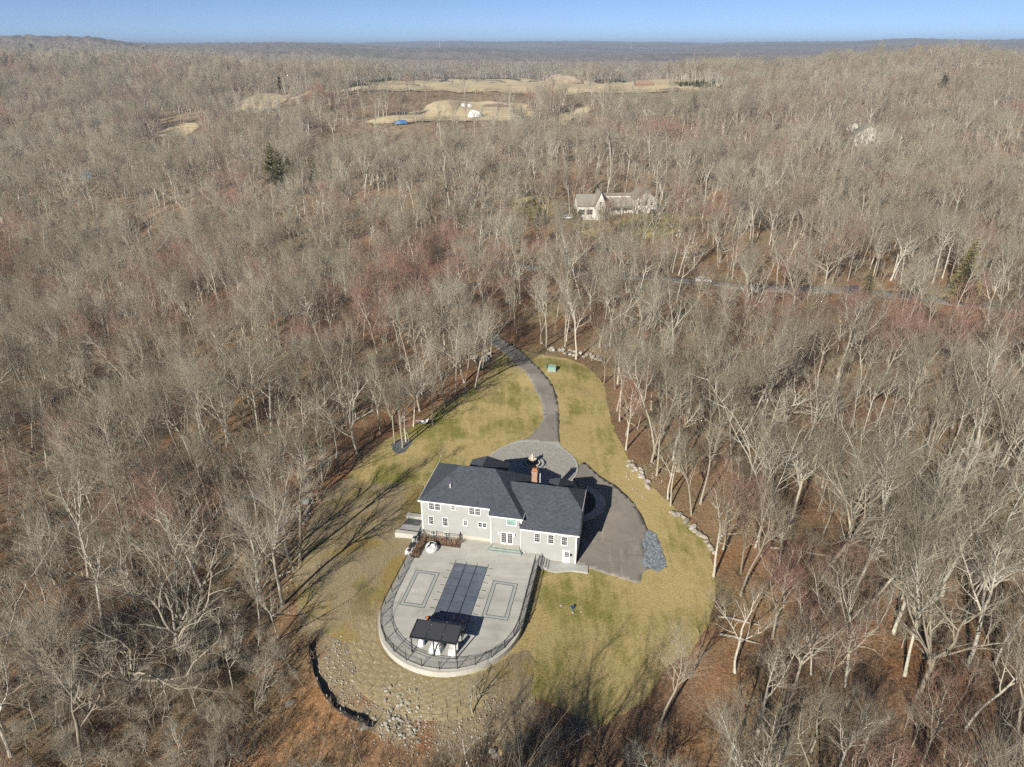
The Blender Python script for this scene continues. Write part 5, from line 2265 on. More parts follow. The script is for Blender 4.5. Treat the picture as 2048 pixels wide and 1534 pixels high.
rs_ = random.Random(12)


def boulder(px, py, s, lab, group, mat=None):
    X, Y = at(px, py)
    me = rocks[rs_.randrange(6)]
    if mat:
        me = me.copy()
        me.materials.clear()
        me.materials.append(mat)
    o = link_mesh('boulder', me, None, (X, Y, float(H(X, Y)) + s * .16 + .05))
    o.scale = (s * rs_.uniform(.8, 1.3), s * rs_.uniform(.8, 1.2), s * rs_.uniform(.7, 1.1))
    o.rotation_euler = (rs_.uniform(-.3, .3), rs_.uniform(-.3, .3), rs_.uniform(0, 6.28))
    tag(o, lab, 'boulder', group)


for k in range(30):
    f = rs_.random()
    boulder(1262 + 46 * f + rs_.uniform(-6, 6), 932 + 50 * f + rs_.uniform(-12, 8), rs_.uniform(.35, .95), 'white rock in the loose pile right of the front lawn', 'rocks right of the front lawn')
EDGE = [(1343, 1027), (1349, 1029), (1355, 1031), (1361, 1030), (1368, 1038), (1372, 1044), (1380, 1053), (1385, 1058), (1390, 1064), (1396, 1068), (1400, 1071), (1408, 1076), (1419, 1093), (1422, 1100), (1430, 1108), (1412, 1084)]
for k, (px, py) in enumerate(EDGE):
    boulder(px, py, rs_.uniform(.7, 1.25), 'flat edging stone in the row bordering the right lawn', 'edging stones of the right lawn')
for k in range(44):
    f = rs_.random()
    boulder(1085 + 115 * f + rs_.uniform(-4, 4), 694 + 26 * f + rs_.uniform(-7, 5), rs_.uniform(.4, 1.1), 'pale riprap stone right of the driveway bend', 'riprap right of the driveway')
for k in range(52):
    f = rs_.random()
    boulder(902 + 80 * f + rs_.uniform(-8, 8), 676 + 46 * f + rs_.uniform(-14, 12), rs_.uniform(.5, 1.3), 'grey riprap stone on the bank left of the driveway', 'riprap left of the driveway')
for k in range(40):
    boulder(604 + rs_.gauss(0, 14), 1028 + rs_.gauss(0, 13), rs_.uniform(.3, .8), 'small tan stone in the heap at the left yard edge', 'stone heap at the left yard edge')
boulder(614, 1006, 1.7, 'flat grey slab lying on the stone heap at the left yard edge', None, M_BASIN)
boulder(634, 999, 1.25, 'yellow boulder at the left yard edge', None, M_YROCK)
boulder(731, 1456, 1.3, 'grey boulder at the lower end of the silt fence', None)
boulder(582, 1408, 1.0, 'dark boulder in the leaves left of the silt fence', None, M_DROCK)
boulder(1003, 1506, .85, 'ochre boulder at the bottom of the rubble slope', None, M_YROCK)
for k in range(70):
    px = 800 + rs_.gauss(0, 26)
    boulder(px, 1428 + rs_.gauss(0, 30), rs_.uniform(.22, .5), 'pale stone in the rubble chute below the patio', 'stones of the rubble chute')
for (px, py) in ((992, 1512), (1000, 1518), (1010, 1500), (985, 1504)):
    boulder(px, py, rs_.uniform(.6, .9), 'grey stone by the ochre boulder at the bottom', 'stones by the ochre boulder')
# small loose stones
RK = bpy.data.collections.new('stone_kinds')
for k in range(6):
    o = bpy.data.objects.new('stone_%d' % k, rocks[k])
    RK.objects.link(o)
rr = np.random.RandomState(5)
pts = []
xs = np.array([p[0] for p in RUB])
ys = np.array([p[1] for p in RUB])
X = rr.uniform(xs.min(), xs.max(), 6000)
Y = rr.uniform(ys.min(), ys.max(), 6000)
ok = inside(RUB, X, Y) & ~inside(LAWN, X, Y) & (wav(X, Y, 9, 6) + rr.normal(0, .5, 6000) > .1)
X, Y = X[ok][:900], Y[ok][:900]
X2, Y2 = [], []
for (px, py, sx, sy, n) in ((1290, 955, 22, 22, 120), (1150, 708, 40, 8, 160), (945, 700, 26, 16, 220), (606, 1030, 16, 16, 160), (800, 1430, 30, 36, 420), (590, 1120, 8, 50, 120)):
    for q_ in range(n // 6):
        x, y = at(px + rr.normal() * sx, py + rr.normal() * sy)
        for w_ in range(6):
            X2.append(x + rr.normal() * .9)
            Y2.append(y + rr.normal() * .9)
X = np.concatenate([X, X2])
Y = np.concatenate([Y, Y2])
n = len(X)
s = rr.uniform(.08, .28, n)
st_ = scatter('loose_stones', RK, np.stack([X, Y, H(X, Y) + .05], 1), rr.uniform(0, 6.28, (n, 3)), np.stack([s, s, s], 1), rr.randint(0, 6, n))

# ------------------------------------------------------------------ silt fence
M_SILT = Mat('silt_fabric', 0.28, 0.5)
M_SILT.color((.014, .015, .018))
M_SILT.bump(M_SILT.noise(M_SILT.pos(), 3.0, 4, .6, 1.0), .8, .2)
M_SILT = M_SILT.m
line = spline([at(*p) for p in ((619, 1292), (621, 1318), (628, 1345), (640, 1378), (655, 1402), (674, 1422), (700, 1438), (726, 1448), (746, 1456))], 6)
sf = empty('silt_fence', (line[0][0], line[0][1], float(H(*line[0]))))
tag(sf, 'sagging black plastic silt fence below the straw slope', 'fence')
org = Vector((line[0][0], line[0][1], float(H(*line[0]))))
V, F = [], []
rr2 = random.Random(8)
for i, (x, y) in enumerate(line):
    z = float(H(x, y))
    hgt = .72 + .12 * math.sin(i * .37) + rr2.uniform(-.05, .05)
    for k, (dz_, off) in enumerate(((-.1, 0), (.25, .06), (.5, -.05), (1.0, .10 * math.sin(i * .8)))):
        V.append((x + off - org.x, y + off * .6 - org.y, z + dz_ * hgt - org.z))
for i in range(len(line) - 1):
    for k in range(3):
        a = i * 4 + k
        F.append((a, a + 4, a + 5, a + 1))
me = bpy.data.meshes.new('fabric')
me.from_pydata(V, [], F)
me.materials.append(M_SILT)
fb = link_mesh('fabric', me, sf)
fb.modifiers.new('thick', 'SOLIDIFY').thickness = .03
for i in range(0, len(line), 8):
    x, y = line[i]
    z = float(H(x, y))
    p = MB()
    p.box(x - org.x - .03, x - org.x + .03, y - org.y + .03, y - org.y + .09, z - org.z - .2, z - org.z + .95)
    p.build('stake', M_BARK, sf)

# ------------------------------------------------------------------ small things in the yard
M_GREEN = speckled('utility_green', (.22, .33, .29), 0.12, 2.0, 0.6)
M_DGREEN = speckled('dark_green', (.055, .10, .06), 0.15, 2.0, 0.6)
X, Y = at(1104, 741)
b = empty('transformer_box', (X, Y, float(H(X, Y)) + .04), -.15)
tag(b, 'pale green utility transformer box on the lawn right of the driveway', 'utility box')
p = MB()
p.box(-.95, .95, -.75, .75, 0, .12)
p.build('pad', M_WALK, b)
p = MB()
p.box(-.8, .8, -.6, .55, .12, .95)
p.quad((-.82, -.62, .95), (.82, -.62, .95), (.82, .57, 1.08), (-.82, .57, 1.08))
p.quad((-.82, .57, 1.08), (.82, .57, 1.08), (.82, .57, .9), (-.82, .57, .9))
p.build('cabinet', M_GREEN, b)
X, Y = at(1094.5, 736)
p = MB()
p.lathe([(.22, 0), (.22, .75), (.18, .85), (.05, .88)], 8)
o = p.build('cable_pedestal', M_DGREEN, None, loc=(X, Y, float(H(X, Y)) + .02))
tag(o, 'dark green cable pedestal left of the transformer box', 'utility box')
X, Y = at(1145, 1218)
b = empty('blue_bucket', (X, Y, float(H(X, Y)) + .05))
tag(b, 'small blue bucket standing on the lower lawn', 'bucket')
p = MB()
p.lathe([(.15, 0), (.21, .38), (.19, .38), (.14, .05)], 14)
p.build('pail', speckled('blue_plastic', (.03, .09, .22), .1, 3, .4), b)
p = MB()
p.tube([(-.2, 0, .36), (-.12, .1, .5), (.12, .1, .5), (.2, 0, .36)], .012, 4)
p.build('handle', M_BLACK, b)
for (px, py, s_, lab) in ((1122, 1212, .28, 'small stone left of the blue bucket'), (1146, 1226, .35, 'small tan stone just below the blue bucket'), (1163, 1224, .25, 'small stone right of the blue bucket')):
    boulder(px, py, s_, lab, None)
# mulch bed and hammock
mb_ = sheet('mulch_bed', spline([at(*p) for p in ((783, 890), (800, 880), (824, 880), (820, 892), (806, 906), (790, 906))], 5, True), .09, M_DARKGRAVEL, .5)
xa, ya = at(827, 853)
xb, yb = at(866, 850)
za, zb_ = float(H(xa, ya)) + 1.5, float(H(xb, yb)) + 1.5
hm = empty('hammock', ((xa + xb) / 2, (ya + yb) / 2, min(za, zb_) - 1.5))
tag(hm, 'pale cloth hammock slung between two trees at the lawn edge', 'hammock')
ang = math.atan2(yb - ya, xb - xa)
Lh = math.dist((xa, ya), (xb, yb))
V, F = [], []
for i in range(13):
    f = i / 12
    u = (f - .5) * Lh * .62
    sag = .75 - .55 * (1 - (2 * f - 1) ** 2) + .35
    wd = .65 * math.sin(math.pi * (.12 + .76 * f))
    for k in range(7):
        g = (k / 6 - .5) * 2
        V.append((u * math.cos(ang) - g * wd * math.sin(ang), u * math.sin(ang) + g * wd * math.cos(ang), sag + .22 * g * g))
for i in range(12):
    for k in range(6):
        a = i * 7 + k
        F.append((a, a + 7, a + 8, a + 1))
me = bpy.data.meshes.new('cloth')
me.from_pydata(V, [], F)
me.materials.append(M_WHITEFAB)
hc = link_mesh('cloth', me, hm)
hc.modifiers.new('thick', 'SOLIDIFY').thickness = .02
for sgn, i0 in ((-1, 3), (1, 12 * 7 + 3)):
    p = MB()
    p.tube([V[i0], (sgn * Lh / 2 * math.cos(ang), sgn * Lh / 2 * math.sin(ang), 1.6)], .02, 5)
    p.build('rope', M_WHITEFAB, hm)
# fallen logs
for (px, py, L_, an, lab) in ((1478, 1243, 5, -.3, 'thin fallen log right of the lower lawn, upper one'), (1482, 1280, 5, -.35, 'thin fallen log right of the lower lawn, lower one'),
                              (1760, 1500, 7, .35, 'grey fallen log in the lower right woods'), (560, 1155, 4, .4, 'pale fallen log left of the straw slope'), (1600, 1105, 8, -.2, 'fallen log lying level with the parking area in the right woods')):
    x, y = at(px, py)
    dx, dy = math.cos(an) * L_ / 2, math.sin(an) * L_ / 2
    z0, z1_ = float(H(x - dx, y - dy)), float(H(x + dx, y + dy))
    p = MB()
    p.tube([(-dx, -dy, z0 - .0), (-dx * .3, -dy * .3 + .15, z0 * .65 + z1_ * .35), (dx * .4, dy * .4, z0 * .3 + z1_ * .7), (dx, dy, z1_)], [.16, .14, .11, .06], 7)
    o = p.build('fallen_log', M_BARK, None, loc=(x, y, .14))
    tag(o, lab, 'log', 'fallen logs')

# ------------------------------------------------------------------ road, fields
L_, Rr = [], []
for i, (x, y) in enumerate(ROAD_C):
    a = ROAD_C[max(i - 1, 0)]
    b = ROAD_C[min(i + 1, len(ROAD_C) - 1)]
    n_ = Vector((-(b[1] - a[1]), b[0] - a[0])).normalized() * 3.1
    L_.append((x + n_.x, y + n_.y))
    Rr.append((x - n_.x, y - n_.y))
road = sheet('road', L_ + Rr[::-1], .25, M_ROAD, 2.5, skirt=.3)
fnames = ['upper_field', 'lower_field', 'left_clearing', 'far_left_clearing', 'right_clearing', 'neighbour_lawn']
for nm, f, mt in zip(fnames, FIELDS, [M_FIELD] * 5 + [M_LAWN]):
    far_ = max(q_[1] for q_ in f) > 400
    sheet(nm, f, .55 if far_ else .35, mt, 9.0 if far_ else 4.0, 4.5 if far_ else 1.5, 23)
del L_, Rr


# ------------------------------------------------------------------ other houses
def gable_block(par, x0, x1, y0, y1, eave, ridge, axis='x', z0=-1.5, over=.35, wall=None, roofm=None):
    wall, roofm = wall or M_WSIDING, roofm or M_GSHINGLE
    m = MB()
    xm, ym = (x0 + x1) / 2, (y0 + y1) / 2
    m.prism([(x0, y0), (x1, y0), (x1, y1), (x0, y1)], z0, eave)
    if axis == 'x':
        for x in (x0, x1):
            m.quad((x, y0, eave), (x, y1, eave), (x, ym, ridge))
    else:
        for y in (y0, y1):
            m.quad((x0, y, eave), (x1, y, eave), (xm, y, ridge))
    m.build('wall', wall, par)
    r = MB()
    th = .22
    if axis == 'x':
        k = (ridge - eave) / (ym - y0)
        for s_, ye in ((1, y0 - over), (-1, y1 + over)):
            ze = eave - over * k + .05
            a = [(x0 - over, ye, ze), (x1 + over, ye, ze), (x1 + over, ym, ridge + .05), (x0 - over, ym, ridge + .05)]
            r.quad(*a)
            r.quad(*[(q_[0], q_[1], q_[2] + th) for q_ in a])
            for i in range(4):
                b_, c_ = a[i], a[(i + 1) % 4]
                r.quad(b_, c_, (c_[0], c_[1], c_[2] + th), (b_[0], b_[1], b_[2] + th))
    else:
        k = (ridge - eave) / (xm - x0)
        for xe in (x0 - over, x1 + over):
            ze = eave - over * k + .05
            a = [(xe, y0 - over, ze), (xe, y1 + over, ze), (xm, y1 + over, ridge + .05), (xm, y0 - over, ridge + .05)]
            r.quad(*a)
            r.quad(*[(q_[0], q_[1], q_[2] + th) for q_ in a])
            for i in range(4):
                b_, c_ = a[i], a[(i + 1) % 4]
                r.quad(b_, c_, (c_[0], c_[1], c_[2] + th), (b_[0], b_[1], b_[2] + th))
    r.build('roof', roofm, par)


def simple_window(par, x, z, y, w_=1.0, h_=1.5):
    window(par, x - w_ / 2, x + w_ / 2, z, z + h_, y, cols=2, rows=2)


hx, hy = at(1236, 432)
nh = empty('neighbour_house', (hx, hy, float(H(hx, hy)) + .3), R(4))
tag(nh, 'rambling white house with grey roofs seen through bare trees', 'house')
gable_block(nh, 6.2, 15.2, 0, 11, 5.9, 8.9, 'y')
gable_block(nh, -8, 6.3, 2.5, 10.5, 3.2, 6.9, 'x')
m = MB()
m.box(-7.0, 5.6, 5.2, 8.2, 4.4, 6.75)
m.build('dormer', M_WSIDING, nh)
m = MB()
m.quad((-7.3, 4.9, 6.80), (5.9, 4.9, 6.80), (5.9, 8.4, 7.1), (-7.3, 8.4, 7.1))
m.quad((-7.3, 4.9, 6.65), (5.9, 4.9, 6.65), (5.9, 4.9, 6.80), (-7.3, 4.9, 6.80))
m.build('dormer_roof', M_GSHINGLE, nh)
gable_block(nh, -16.2, -7.8, -1.0, 8.5, 4.0, 7.4, 'x')
gable_block(nh, -9.5, -5.5, -1.6, 6, 4.6, 9.2, 'y')
for x in (-5.5, -2.5, .5, 3.5):
    simple_window(nh, x, 4.9, 5.2, 1.2, 1.3)
    simple_window(nh, x, .7, 2.5, 1.1, 1.6)
for x, z in ((8.4, .8), (10.7, .8), (13, .8), (8.4, 3.6), (10.7, 3.6), (13, 3.6)):
    simple_window(nh, x, z, 0, 1.0, 1.5)
for x in (-14.5, -11.5):
    simple_window(nh, x, .5, -1.0, 2.4, 2.2)
simple_window(nh, -7.5, 1.0, -1.6, 1.2, 1.6)
simple_window(nh, -7.5, 4.2, -1.6, 1.0, 1.4)
m = MB()
m.box(-7.6, 6.0, .6, 2.5, 2.6, 2.8)
m.build('porch_roof', M_GSHINGLE, nh)
for x in (-7.4, -3, 1.5, 5.8):
    m = MB()
    m.box(x - .1, x + .1, .7, .9, -1, 2.6)
    m.build('porch_post', M_TRIM, nh)
for (dx, s_, lab) in ((13.2, 1.0, 'round green bush at the right front corner of the white house'), (8.3, .8, 'round green bush below the gable of the white house')):
    X, Y = hx + dx, hy - 1.6
    bb = bmesh.new()
    bmesh.ops.create_icosphere(bb, subdivisions=3, radius=1.1 * s_)
    rq = random.Random(int(dx * 10))
    for v in bb.verts:
        v.co *= rq.uniform(.82, 1.14)
    me = bpy.data.meshes.new('round_bush')
    bb.to_mesh(me)
    bb.free()
    me.materials.append(speckled('boxwood', (.035, .055, .018), .4, 4, .9, bump=.8))
    o = link_mesh('round_bush', me, None, (X, Y, float(H(X, Y)) + 1.0))
    tag(o, lab, 'bush')


def simple_house(px, py, w_, d_, eave, ridge, rz, lab, axis='x', wall=None, roofm=None, name='distant_house', wins=4, wing=None, cat='house'):
    X, Y = at(px, py)
    h_ = empty(name, (X, Y, float(H(X, Y)) + .2), rz)
    tag(h_, lab, cat)
    gable_block(h_, -w_ / 2, w_ / 2, 0, d_, eave, ridge, axis, wall=wall, roofm=roofm, z0=-4)
    if wing:
        a, b, e, rg = wing
        gable_block(h_, a, b, -1.5, d_ - 1, e, rg, 'y' if axis == 'x' else 'x', wall=wall, roofm=roofm, z0=-4)
    for k in range(wins):
        x = -w_ / 2 + w_ * (k + .5) / wins
        if wing and wing[0] - .6 < x < wing[1] + .6:
            continue
        for z in ([.8, 3.6] if eave > 4.5 else [.8]):
            simple_window(h_, x, z, 0, 1.1, 1.5)
    return h_


simple_house(1735, 292, 15, 11, 5.8, 10.5, R(-8), 'white house half hidden by bare trees on the right hillside', 'y', wing=(5, 12, 5.2, 8.6), roofm=M_GSHINGLE)
simple_house(1702, 262, 8, 7, 3, 5.6, R(10), 'small white outbuilding above the right hillside house', 'y', wins=2)
simple_house(1208, 160, 12, 8, 4.5, 8, R(12), 'white farmhouse at the far edge of the upper field', 'x', wing=(-3, 2, 4.4, 9))
simple_house(1187, 160, 6, 6, 3.2, 6, 0, 'small white shed left of the far farmhouse', 'y', wins=2)
simple_house(1318, 141, 22, 10, 6, 11, R(-10), 'white house on the wooded rise behind the upper field', 'x', wing=(-8, -2, 6, 12))
simple_house(1352, 142, 20, 10, 3.4, 6, R(5), 'long low white house right of the one on the wooded rise', 'x')
simple_house(1222, 138, 8, 8, 4, 7, 0, 'tiny white house among evergreens above the farmhouse', 'y', wins=2)
simple_house(376, 162, 12, 9, 5, 8.5, R(15), 'grey roofed house in the far left woods', 'x')
M_BARN = siding_material('brown_boards', (.24, .15, .10), .3)
M_BROOF = shingle_material('brown_roof', (.25, .17, .12), (.34, .25, .18))
simple_house(1289, 174, 16, 9, 2.6, 5.2, R(3), 'low brown barn with tan roof on the upper field', 'x', wall=M_BARN, roofm=M_BROOF, name='field_barn', wins=0, cat='barn')
M_BLUET = speckled('blue_tarp', (.06, .16, .34), .15, 2, .5)
simple_house(173, 356, 5, 4, 2.2, 3.6, R(20), 'small blue covered shed deep in the left woods', 'y', wall=M_BLUET, roofm=speckled('pale_blue', (.22, .32, .50), .15, 2, .5), name='blue_shed', wins=0, cat='shed')


def heap(name, px, py, w_, d_, h_, mat, lab, cat, seed, flat=0.5):
    X, Y = at(px, py)
    bm = bmesh.new()
    bmesh.ops.create_icosphere(bm, subdivisions=3, radius=1)
    rq = np.random.RandomState(seed)
    for v in bm.verts:
        k = 1 + .14 * math.sin(3 * v.co.x + seed) * math.cos(4 * v.co.y) + rq.uniform(-.05, .05)
        v.co = Vector((v.co.x * w_ / 2 * k, v.co.y * d_ / 2 * k, max(v.co.z, -.1) * h_ * k))
    me = bpy.data.meshes.new(name)
    bm.to_mesh(me)
    bm.free()
    me.materials.append(mat)
    o = link_mesh(name, me, None, (X, Y, float(H(X, Y)) + .4))
    tag(o, lab, cat)


heap('dirt_mound', 1128, 166, 48, 26, 8, speckled('mound_soil', (.27, .22, .165), .3, .15, .95, bump=1.0), 'large bare earth mound at the back of the upper field', 'mound', 2)
heap('white_tarp_pile', 951, 234, 11, 6, 4.2, M_WHITEFAB, 'white plastic covered pile on the lower field', 'tarp', 3)
heap('white_bale', 927, 214, 3.6, 3, 2.4, M_WHITEFAB, 'left one of two white wrapped bales on the lower field', 'bale', 4)
heap('white_bale', 939, 215, 4.2, 3, 2.4, M_WHITEFAB, 'right one of two white wrapped bales on the lower field', 'bale', 5)
heap('blue_tarp_pile', 802, 248, 9, 5, 2.2, M_BLUET, 'blue tarp covered heap at the edge of the lower field', 'tarp', 6)
heap('blue_tarp_scrap', 512, 997, 1.4, .8, .25, M_BLUET, 'crumpled blue tarp scrap on the leaves in the left woods', 'tarp', 7)

# ------------------------------------------------------------------ cars
M_TYRE = plain('tyre', (.02, .02, .02), .9)
M_RIM = plain('wheel_rim', (.45, .45, .46), .35, .5, .7)
M_LAMP = plain('headlight_glass', (.6, .62, .64), .2, .6)


def car(px, py, rz, mat, lab, dz_=.27):
    X, Y = at(px, py)
    c = empty('parked_car', (X, Y, float(H(X, Y)) + dz_), rz)
    tag(c, lab, 'car')
    prof = [(-2.25, .35), (-2.3, .75), (-2.15, .98), (-1.9, 1.05), (-1.55, 1.5), (-1.2, 1.6), (.35, 1.58), (1.05, 1.08), (2.0, .95), (2.28, .75), (2.3, .38)]
    V, F = [], []
    for s_, ins in ((-1, 0), (1, 0)):
        for (x, z) in prof:
            V.append((x, s_ * (.90 if z < 1.1 else .72), z))
    n_ = len(prof)
    for i in range(n_ - 1):
        F.append((i, i + 1, n_ + i + 1, n_ + i))
    F.append(tuple(range(n_ - 1, -1, -1)))
    F.append(tuple(range(n_, 2 * n_)))
    F.append((n_ - 1, 0, n_, 2 * n_ - 1))
    b_ = MB()
    b_.v, b_.f, b_.m = V, F, [0] * len(F)
    b_.build('body', mat, c, bevel=.05)
    for s_ in (-1, 1):
        g = MB()
        pts = [(-1.75, 1.10), (-1.45, 1.47), (.32, 1.5), (.88, 1.12)]
        q_ = [(x, s_ * (.905 if z < 1.2 else .765), z) for x, z in pts]
        g.quad(*(q_ if s_ < 0 else q_[::-1]))
        g.build('side_window', M_GLASS, c)
        for x in (-1.42, 1.42):
            w_ = MB()
            w_.tube([(x, s_ * .70, .34), (x, s_ * .92, .34)], .34, 14)
            wo_ = w_.build('wheel', M_TYRE, c)
            w_ = MB()
            w_.tube([(x, s_ * .90, .34), (x, s_ * .935, .34)], .2, 12)
            w_.build('rim', M_RIM, wo_)
        h_ = MB()
        h_.box(2.2, 2.32, s_ * .68 - .16, s_ * .68 + .16, .66, .82)
        h_.build('headlight', M_LAMP, c)
    for xa_, za_, xb_, zb2 in ((.40, 1.575, 1.03, 1.10), (-1.86, 1.09, -1.57, 1.49)):
        g = MB()
        off = .012 if xa_ > 0 else -.012
        g.quad((xa_ + off, -.66, za_ + .012), (xa_ + off, .66, za_ + .012), (xb_ + off, .80, zb2 + .012), (xb_ + off, -.80, zb2 + .012))
        g.build('windscreen', M_GLASS, c)


M_WCAR = plain('white_car_paint', (.74, .74, .75), .3, .5)
M_BCAR = plain('navy_car_paint', (.02, .03, .07), .25, .6)
car(1406, 566, R(-8), M_WCAR, 'white car driving on the road beyond the yard')
car(1703, 584, R(172), M_BCAR, 'dark blue car on the road at the right')
car(1135, 440, R(-5), M_WCAR, 'white van parked left of the white neighbour house', .4)

# ------------------------------------------------------------------ evergreens
M_NEEDLE = bark_material('dark_needles', [(0.0, (.040, .058, .024)), (0.5, (.058, .076, .030)), (1.0, (.075, .085, .036))], .3)
M_CEDAR = bark_material('olive_needles', [(0.0, (.125, .110, .034)), (0.5, (.145, .125, .042)), (1.0, (.105, .105, .038))], .3)
M_YSPRUCE = bark_material('yellow_needles', [(0.0, (.20, .175, .065)), (1.0, (.18, .165, .07))], .25)


def conifer_mesh(seed, h, wbase, layers, per, droop, mat, power=1.0, base=.08):
    rq = np.random.RandomState(seed)
    V, F = [], []
    for i in range(layers):
        f = (i + rq.uniform(-.3, .3)) / layers
        z = h * (base + (1 - base) * f)
        rad = wbase * (1 - max(f, 0)) ** power * rq.uniform(.75, 1.15) + .12
        for k in range(per):
            a = rq.uniform(0, 6.283)
            L = rad * rq.uniform(.6, 1.1)
            d = np.array([math.cos(a), math.sin(a), 0])
            sd = np.array([-math.sin(a), math.cos(a), 0])
            nseg = 5
            for q_ in range(nseg):
                t = (q_ + .3) / nseg
                c0 = d * L * t + np.array([0, 0, z + (.25 * t - droop * t * t) * L])
                for s_ in (-1, 1):
                    w_ = L * .34 * (1.1 - t * .7) * rq.uniform(.7, 1.2)
                    tip = c0 + sd * s_ * w_ + d * w_ * .7 + np.array([0, 0, rq.uniform(-.14, .06) * L])
                    wd = d * L * .10
                    b_ = len(V)
                    V += [c0 - wd, c0 + wd + np.array([0, 0, .05]), tip]
                    F.append((b_, b_ + 1, b_ + 2))
    me = bpy.data.meshes.new('crown')
    me.from_pydata([tuple(v) for v in V], [], F)
    me.materials.append(mat)
    return me


spruce = conifer_mesh(1, 16, 3.8, 28, 18, .35, M_NEEDLE, 1.0)
cedar = conifer_mesh(2, 12, 2.9, 24, 20, -.35, M_CEDAR, .7, .04)
pine = conifer_mesh(3, 18, 5.0, 16, 26, .05, M_NEEDLE, .55, .35)
ospruce = conifer_mesh(4, 14, 3.8, 26, 20, .30, M_YSPRUCE, .85, .04)
EVER = [
    (68, 112, pine, 1.5, 'large dark pine on the skyline at the far left'), (152, 252, spruce, .95, 'left one of two dark spruces in the upper left woods'),
    (198, 250, spruce, .85, 'right one of two dark spruces in the upper left woods'), (203, 290, cedar, .8, 'slim olive cedar below the upper left spruces'),
    (548, 372, cedar, 1.5, 'broad olive cedar left of the middle, leftmost of the clump'), (566, 392, cedar, 1.5, 'tall olive cedar in the middle of the cedar clump'),
    (582, 376, cedar, 1.1, 'shorter olive cedar at the right of the cedar clump'), (630, 386, cedar, 1.15, 'lone olive cedar right of the cedar clump'),
    (686, 308, cedar, .9, 'olive cedar below the open brushy slope'), (668, 226, cedar, .9, 'dark cedar at the left end of the fields'),
    (560, 180, cedar, .9, 'dark evergreen left of the upper field'), (770, 480, cedar, .8, 'narrow dark cedar in the woods behind the driveway'),
    (1918, 606, ospruce, 1.12, 'big yellow-green spruce at the far right by the road'), (1885, 180, pine, .55, 'green pine crown in the upper right woods'),
    (1612, 172, cedar, 1.0, 'dark evergreen on the upper right hilltop'), (1078, 452, cedar, .6, 'dark green cedar left of the white van'),
    (1150, 448, cedar, .5, 'small green bush cedar right of the white van'), (1238, 160, spruce, 1.3, 'dark spruce right of the far farmhouse'),
    (1262, 156, spruce, 1.1, 'dark spruce behind the field barn, left one'), (1252, 150, pine, 1.0, 'dark pine behind the field barn'),
    (1345, 138, pine, 1.1, 'dark pine between the two houses on the wooded rise'), (742, 160, spruce, .8, 'dark spruce among the nursery rows'),
    (290, 112, pine, 1.2, 'dark pine clump on the left skyline'), (1728, 612, cedar, .7, 'dark green evergreen below the blue car'),
    (320, 112, pine, .9, 'small pine on the left skyline'), (1505, 128, spruce, 1.0, 'dark spruce left of the upper right hilltop'),
]
for k, (px, py, me, s_, lab) in enumerate(EVER):
    X, Y = at(px, py)
    e = empty('evergreen_tree', (X, Y, float(H(X, Y))), k * 1.7)
    s_ *= 1.2
    e.scale = (s_, s_, s_)
    tag(e, lab, 'evergreen', 'evergreens scattered through the woods')
    link_mesh('crown', me, e)
    hgt = {spruce.name: 15, cedar.name: 11, pine.name: 16, ospruce.name: 13}[me.name]
    p = MB()
    p.tube([(0, 0, -.6), (0, 0, hgt * .5), (0, 0, hgt)], [.22, .15, .03], 6)
    p.build('trunk', M_BARK, e)
# nursery rows of young evergreens along the upper field
NS = bpy.data.collections.new('nursery_kinds')
small = conifer_mesh(7, 3.0, 1.3, 9, 7, .1, M_NEEDLE, .9)
NS.objects.link(bpy.data.objects.new('young_evergreen_a', small))
rr = np.random.RandomState(12)
pts = []
for (xa_, ya_, xb_, yb_, n_) in ((690, 172, 780, 160, 260), (780, 160, 900, 157, 420), (900, 157, 1040, 161, 420), (1060, 163, 1190, 165, 200), (1200, 165, 1250, 166, 90), (1355, 170, 1430, 171, 160), (670, 178, 730, 172, 200)):
    A, B = np.array(at(xa_, ya_)), np.array(at(xb_, yb_))
    for q_ in range(n_):
        t = rr.uniform()
        pts.append(A * (1 - t) + B * t + np.array([rr.normal() * 2, rr.normal() * 11]))
pts = np.array(pts)
n = len(pts)
s = rr.uniform(.6, 1.25, n)
ns_ = scatter('nursery_evergreens', NS, np.column_stack([pts, H(pts[:, 0], pts[:, 1]) + .4]), np.column_stack([np.zeros((n, 2)), rr.uniform(0, 6, n)]), np.stack([s, s, s], 1), np.zeros(n, int))

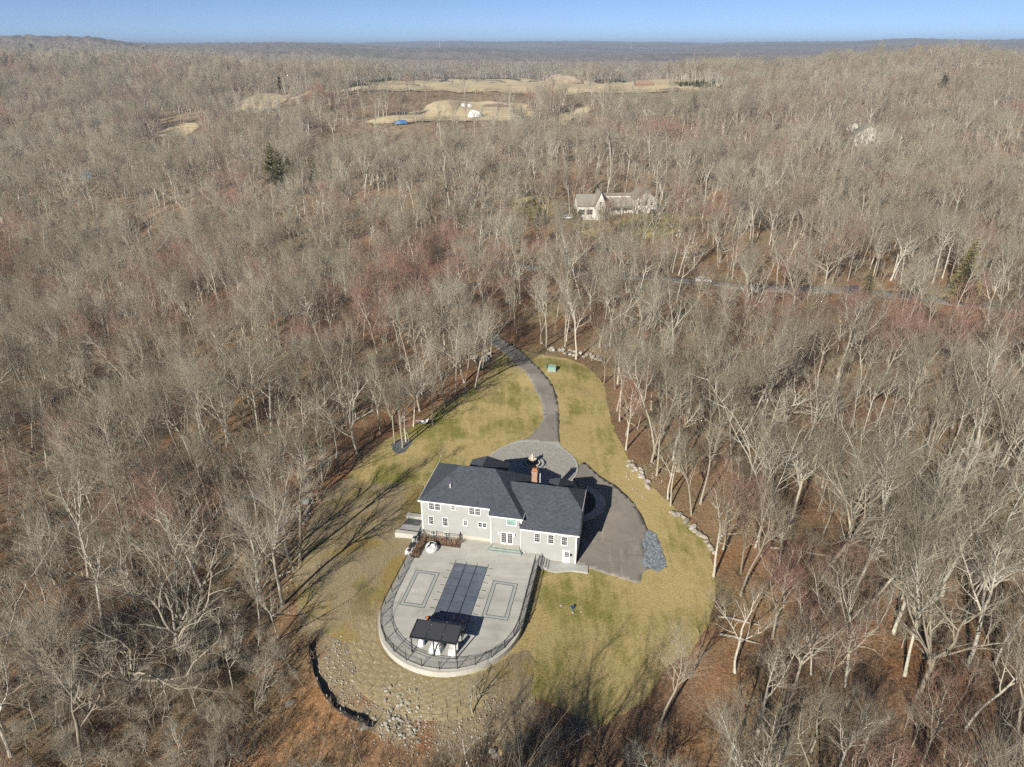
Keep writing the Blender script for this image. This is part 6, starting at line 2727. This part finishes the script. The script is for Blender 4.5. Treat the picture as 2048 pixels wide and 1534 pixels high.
# ------------------------------------------------------------------ radio masts on the skyline
for (px, D_, h_, lab) in ((880, 3900, 55, 'thin radio mast on the skyline left of the middle'), (1262, 5200, 55, 'thin radio mast on the skyline right of the middle')):
    X = (px - CX) / FPX * D_ * math.cos(PITCH)
    z = float(H(X, D_))
    m = empty('radio_mast', (X, D_, z), 0)
    tag(m, lab, 'mast')
    p = MB()
    p.tube([(0, 0, 0), (0, 0, h_)], [2.2, 1.0], 4)
    p.build('tower', M_BASIN, m)
    p = MB()
    p.tube([(0, 0, h_), (0, 0, h_ + 10)], [.6, .3], 4)
    p.build('antenna', M_TRIM, m)

# ------------------------------------------------------------------ woods too far to tell trees apart
def canopy_material():
    m = Mat('far_canopy', 0.95, 0.05)
    P_ = m.pos()
    a = m.noise(P_, 0.0022, 4, .6)
    b = m.noise(P_, 0.03, 4, .7)
    c = m.ramp(m.math('ADD', m.math('MULTIPLY', a, .5), m.math('MULTIPLY', b, .5)), [(.3, (.10, .085, .065)), (.48, (.18, .15, .115)), (.62, (.25, .205, .16)), (.75, (.09, .10, .06))])
    m.color(c)
    m.bump(b, 1.0, 6)
    return m.m


DG = np.geomspace(2050, 13800, 190)
UG = np.linspace(-.92, .92, 420)
ug, dg = np.meshgrid(UG, DG)
xg = ug * dg
rr = np.random.RandomState(77)
k = np.clip((dg - 2050) / 250, 0, 1)
zg = H(xg, dg) - 6 + k * (17 + rr.uniform(-4, 4, ug.shape) + 2.5 * wav(xg, dg, 120, 55))
nyv, nxv = ug.shape
ii = np.arange(nyv * nxv).reshape(nyv, nxv)
qf = np.stack([ii[:-1, :-1], ii[:-1, 1:], ii[1:, 1:], ii[1:, :-1]], -1).reshape(-1, 4)
me = mesh_np('distant_woods', np.stack([xg.ravel(), dg.ravel(), zg.ravel()], 1), qf.ravel(), np.full(len(qf), 4), [canopy_material()])
dw = link_mesh('distant_woods', me)
dw['kind'] = 'stuff'

# ------------------------------------------------------------------ haze
hz = MB()
hz.box(-14500, 14500, -400, 15500, -120, 165)
hm_ = bpy.data.materials.new('haze_air')
hm_.use_nodes = True
hm_.node_tree.nodes.clear()
ho_ = hm_.node_tree.nodes.new('ShaderNodeOutputMaterial')
pv_ = hm_.node_tree.nodes.new('ShaderNodeVolumePrincipled')
pv_.inputs['Color'].default_value = (.42, .57, .82, 1)
pv_.inputs['Density'].default_value = 0.00014
pv_.inputs['Anisotropy'].default_value = 0.0
hm_.node_tree.links.new(pv_.outputs[0], ho_.inputs['Volume'])
hb = hz.build('haze', hm_)
hb['kind'] = 'stuff'
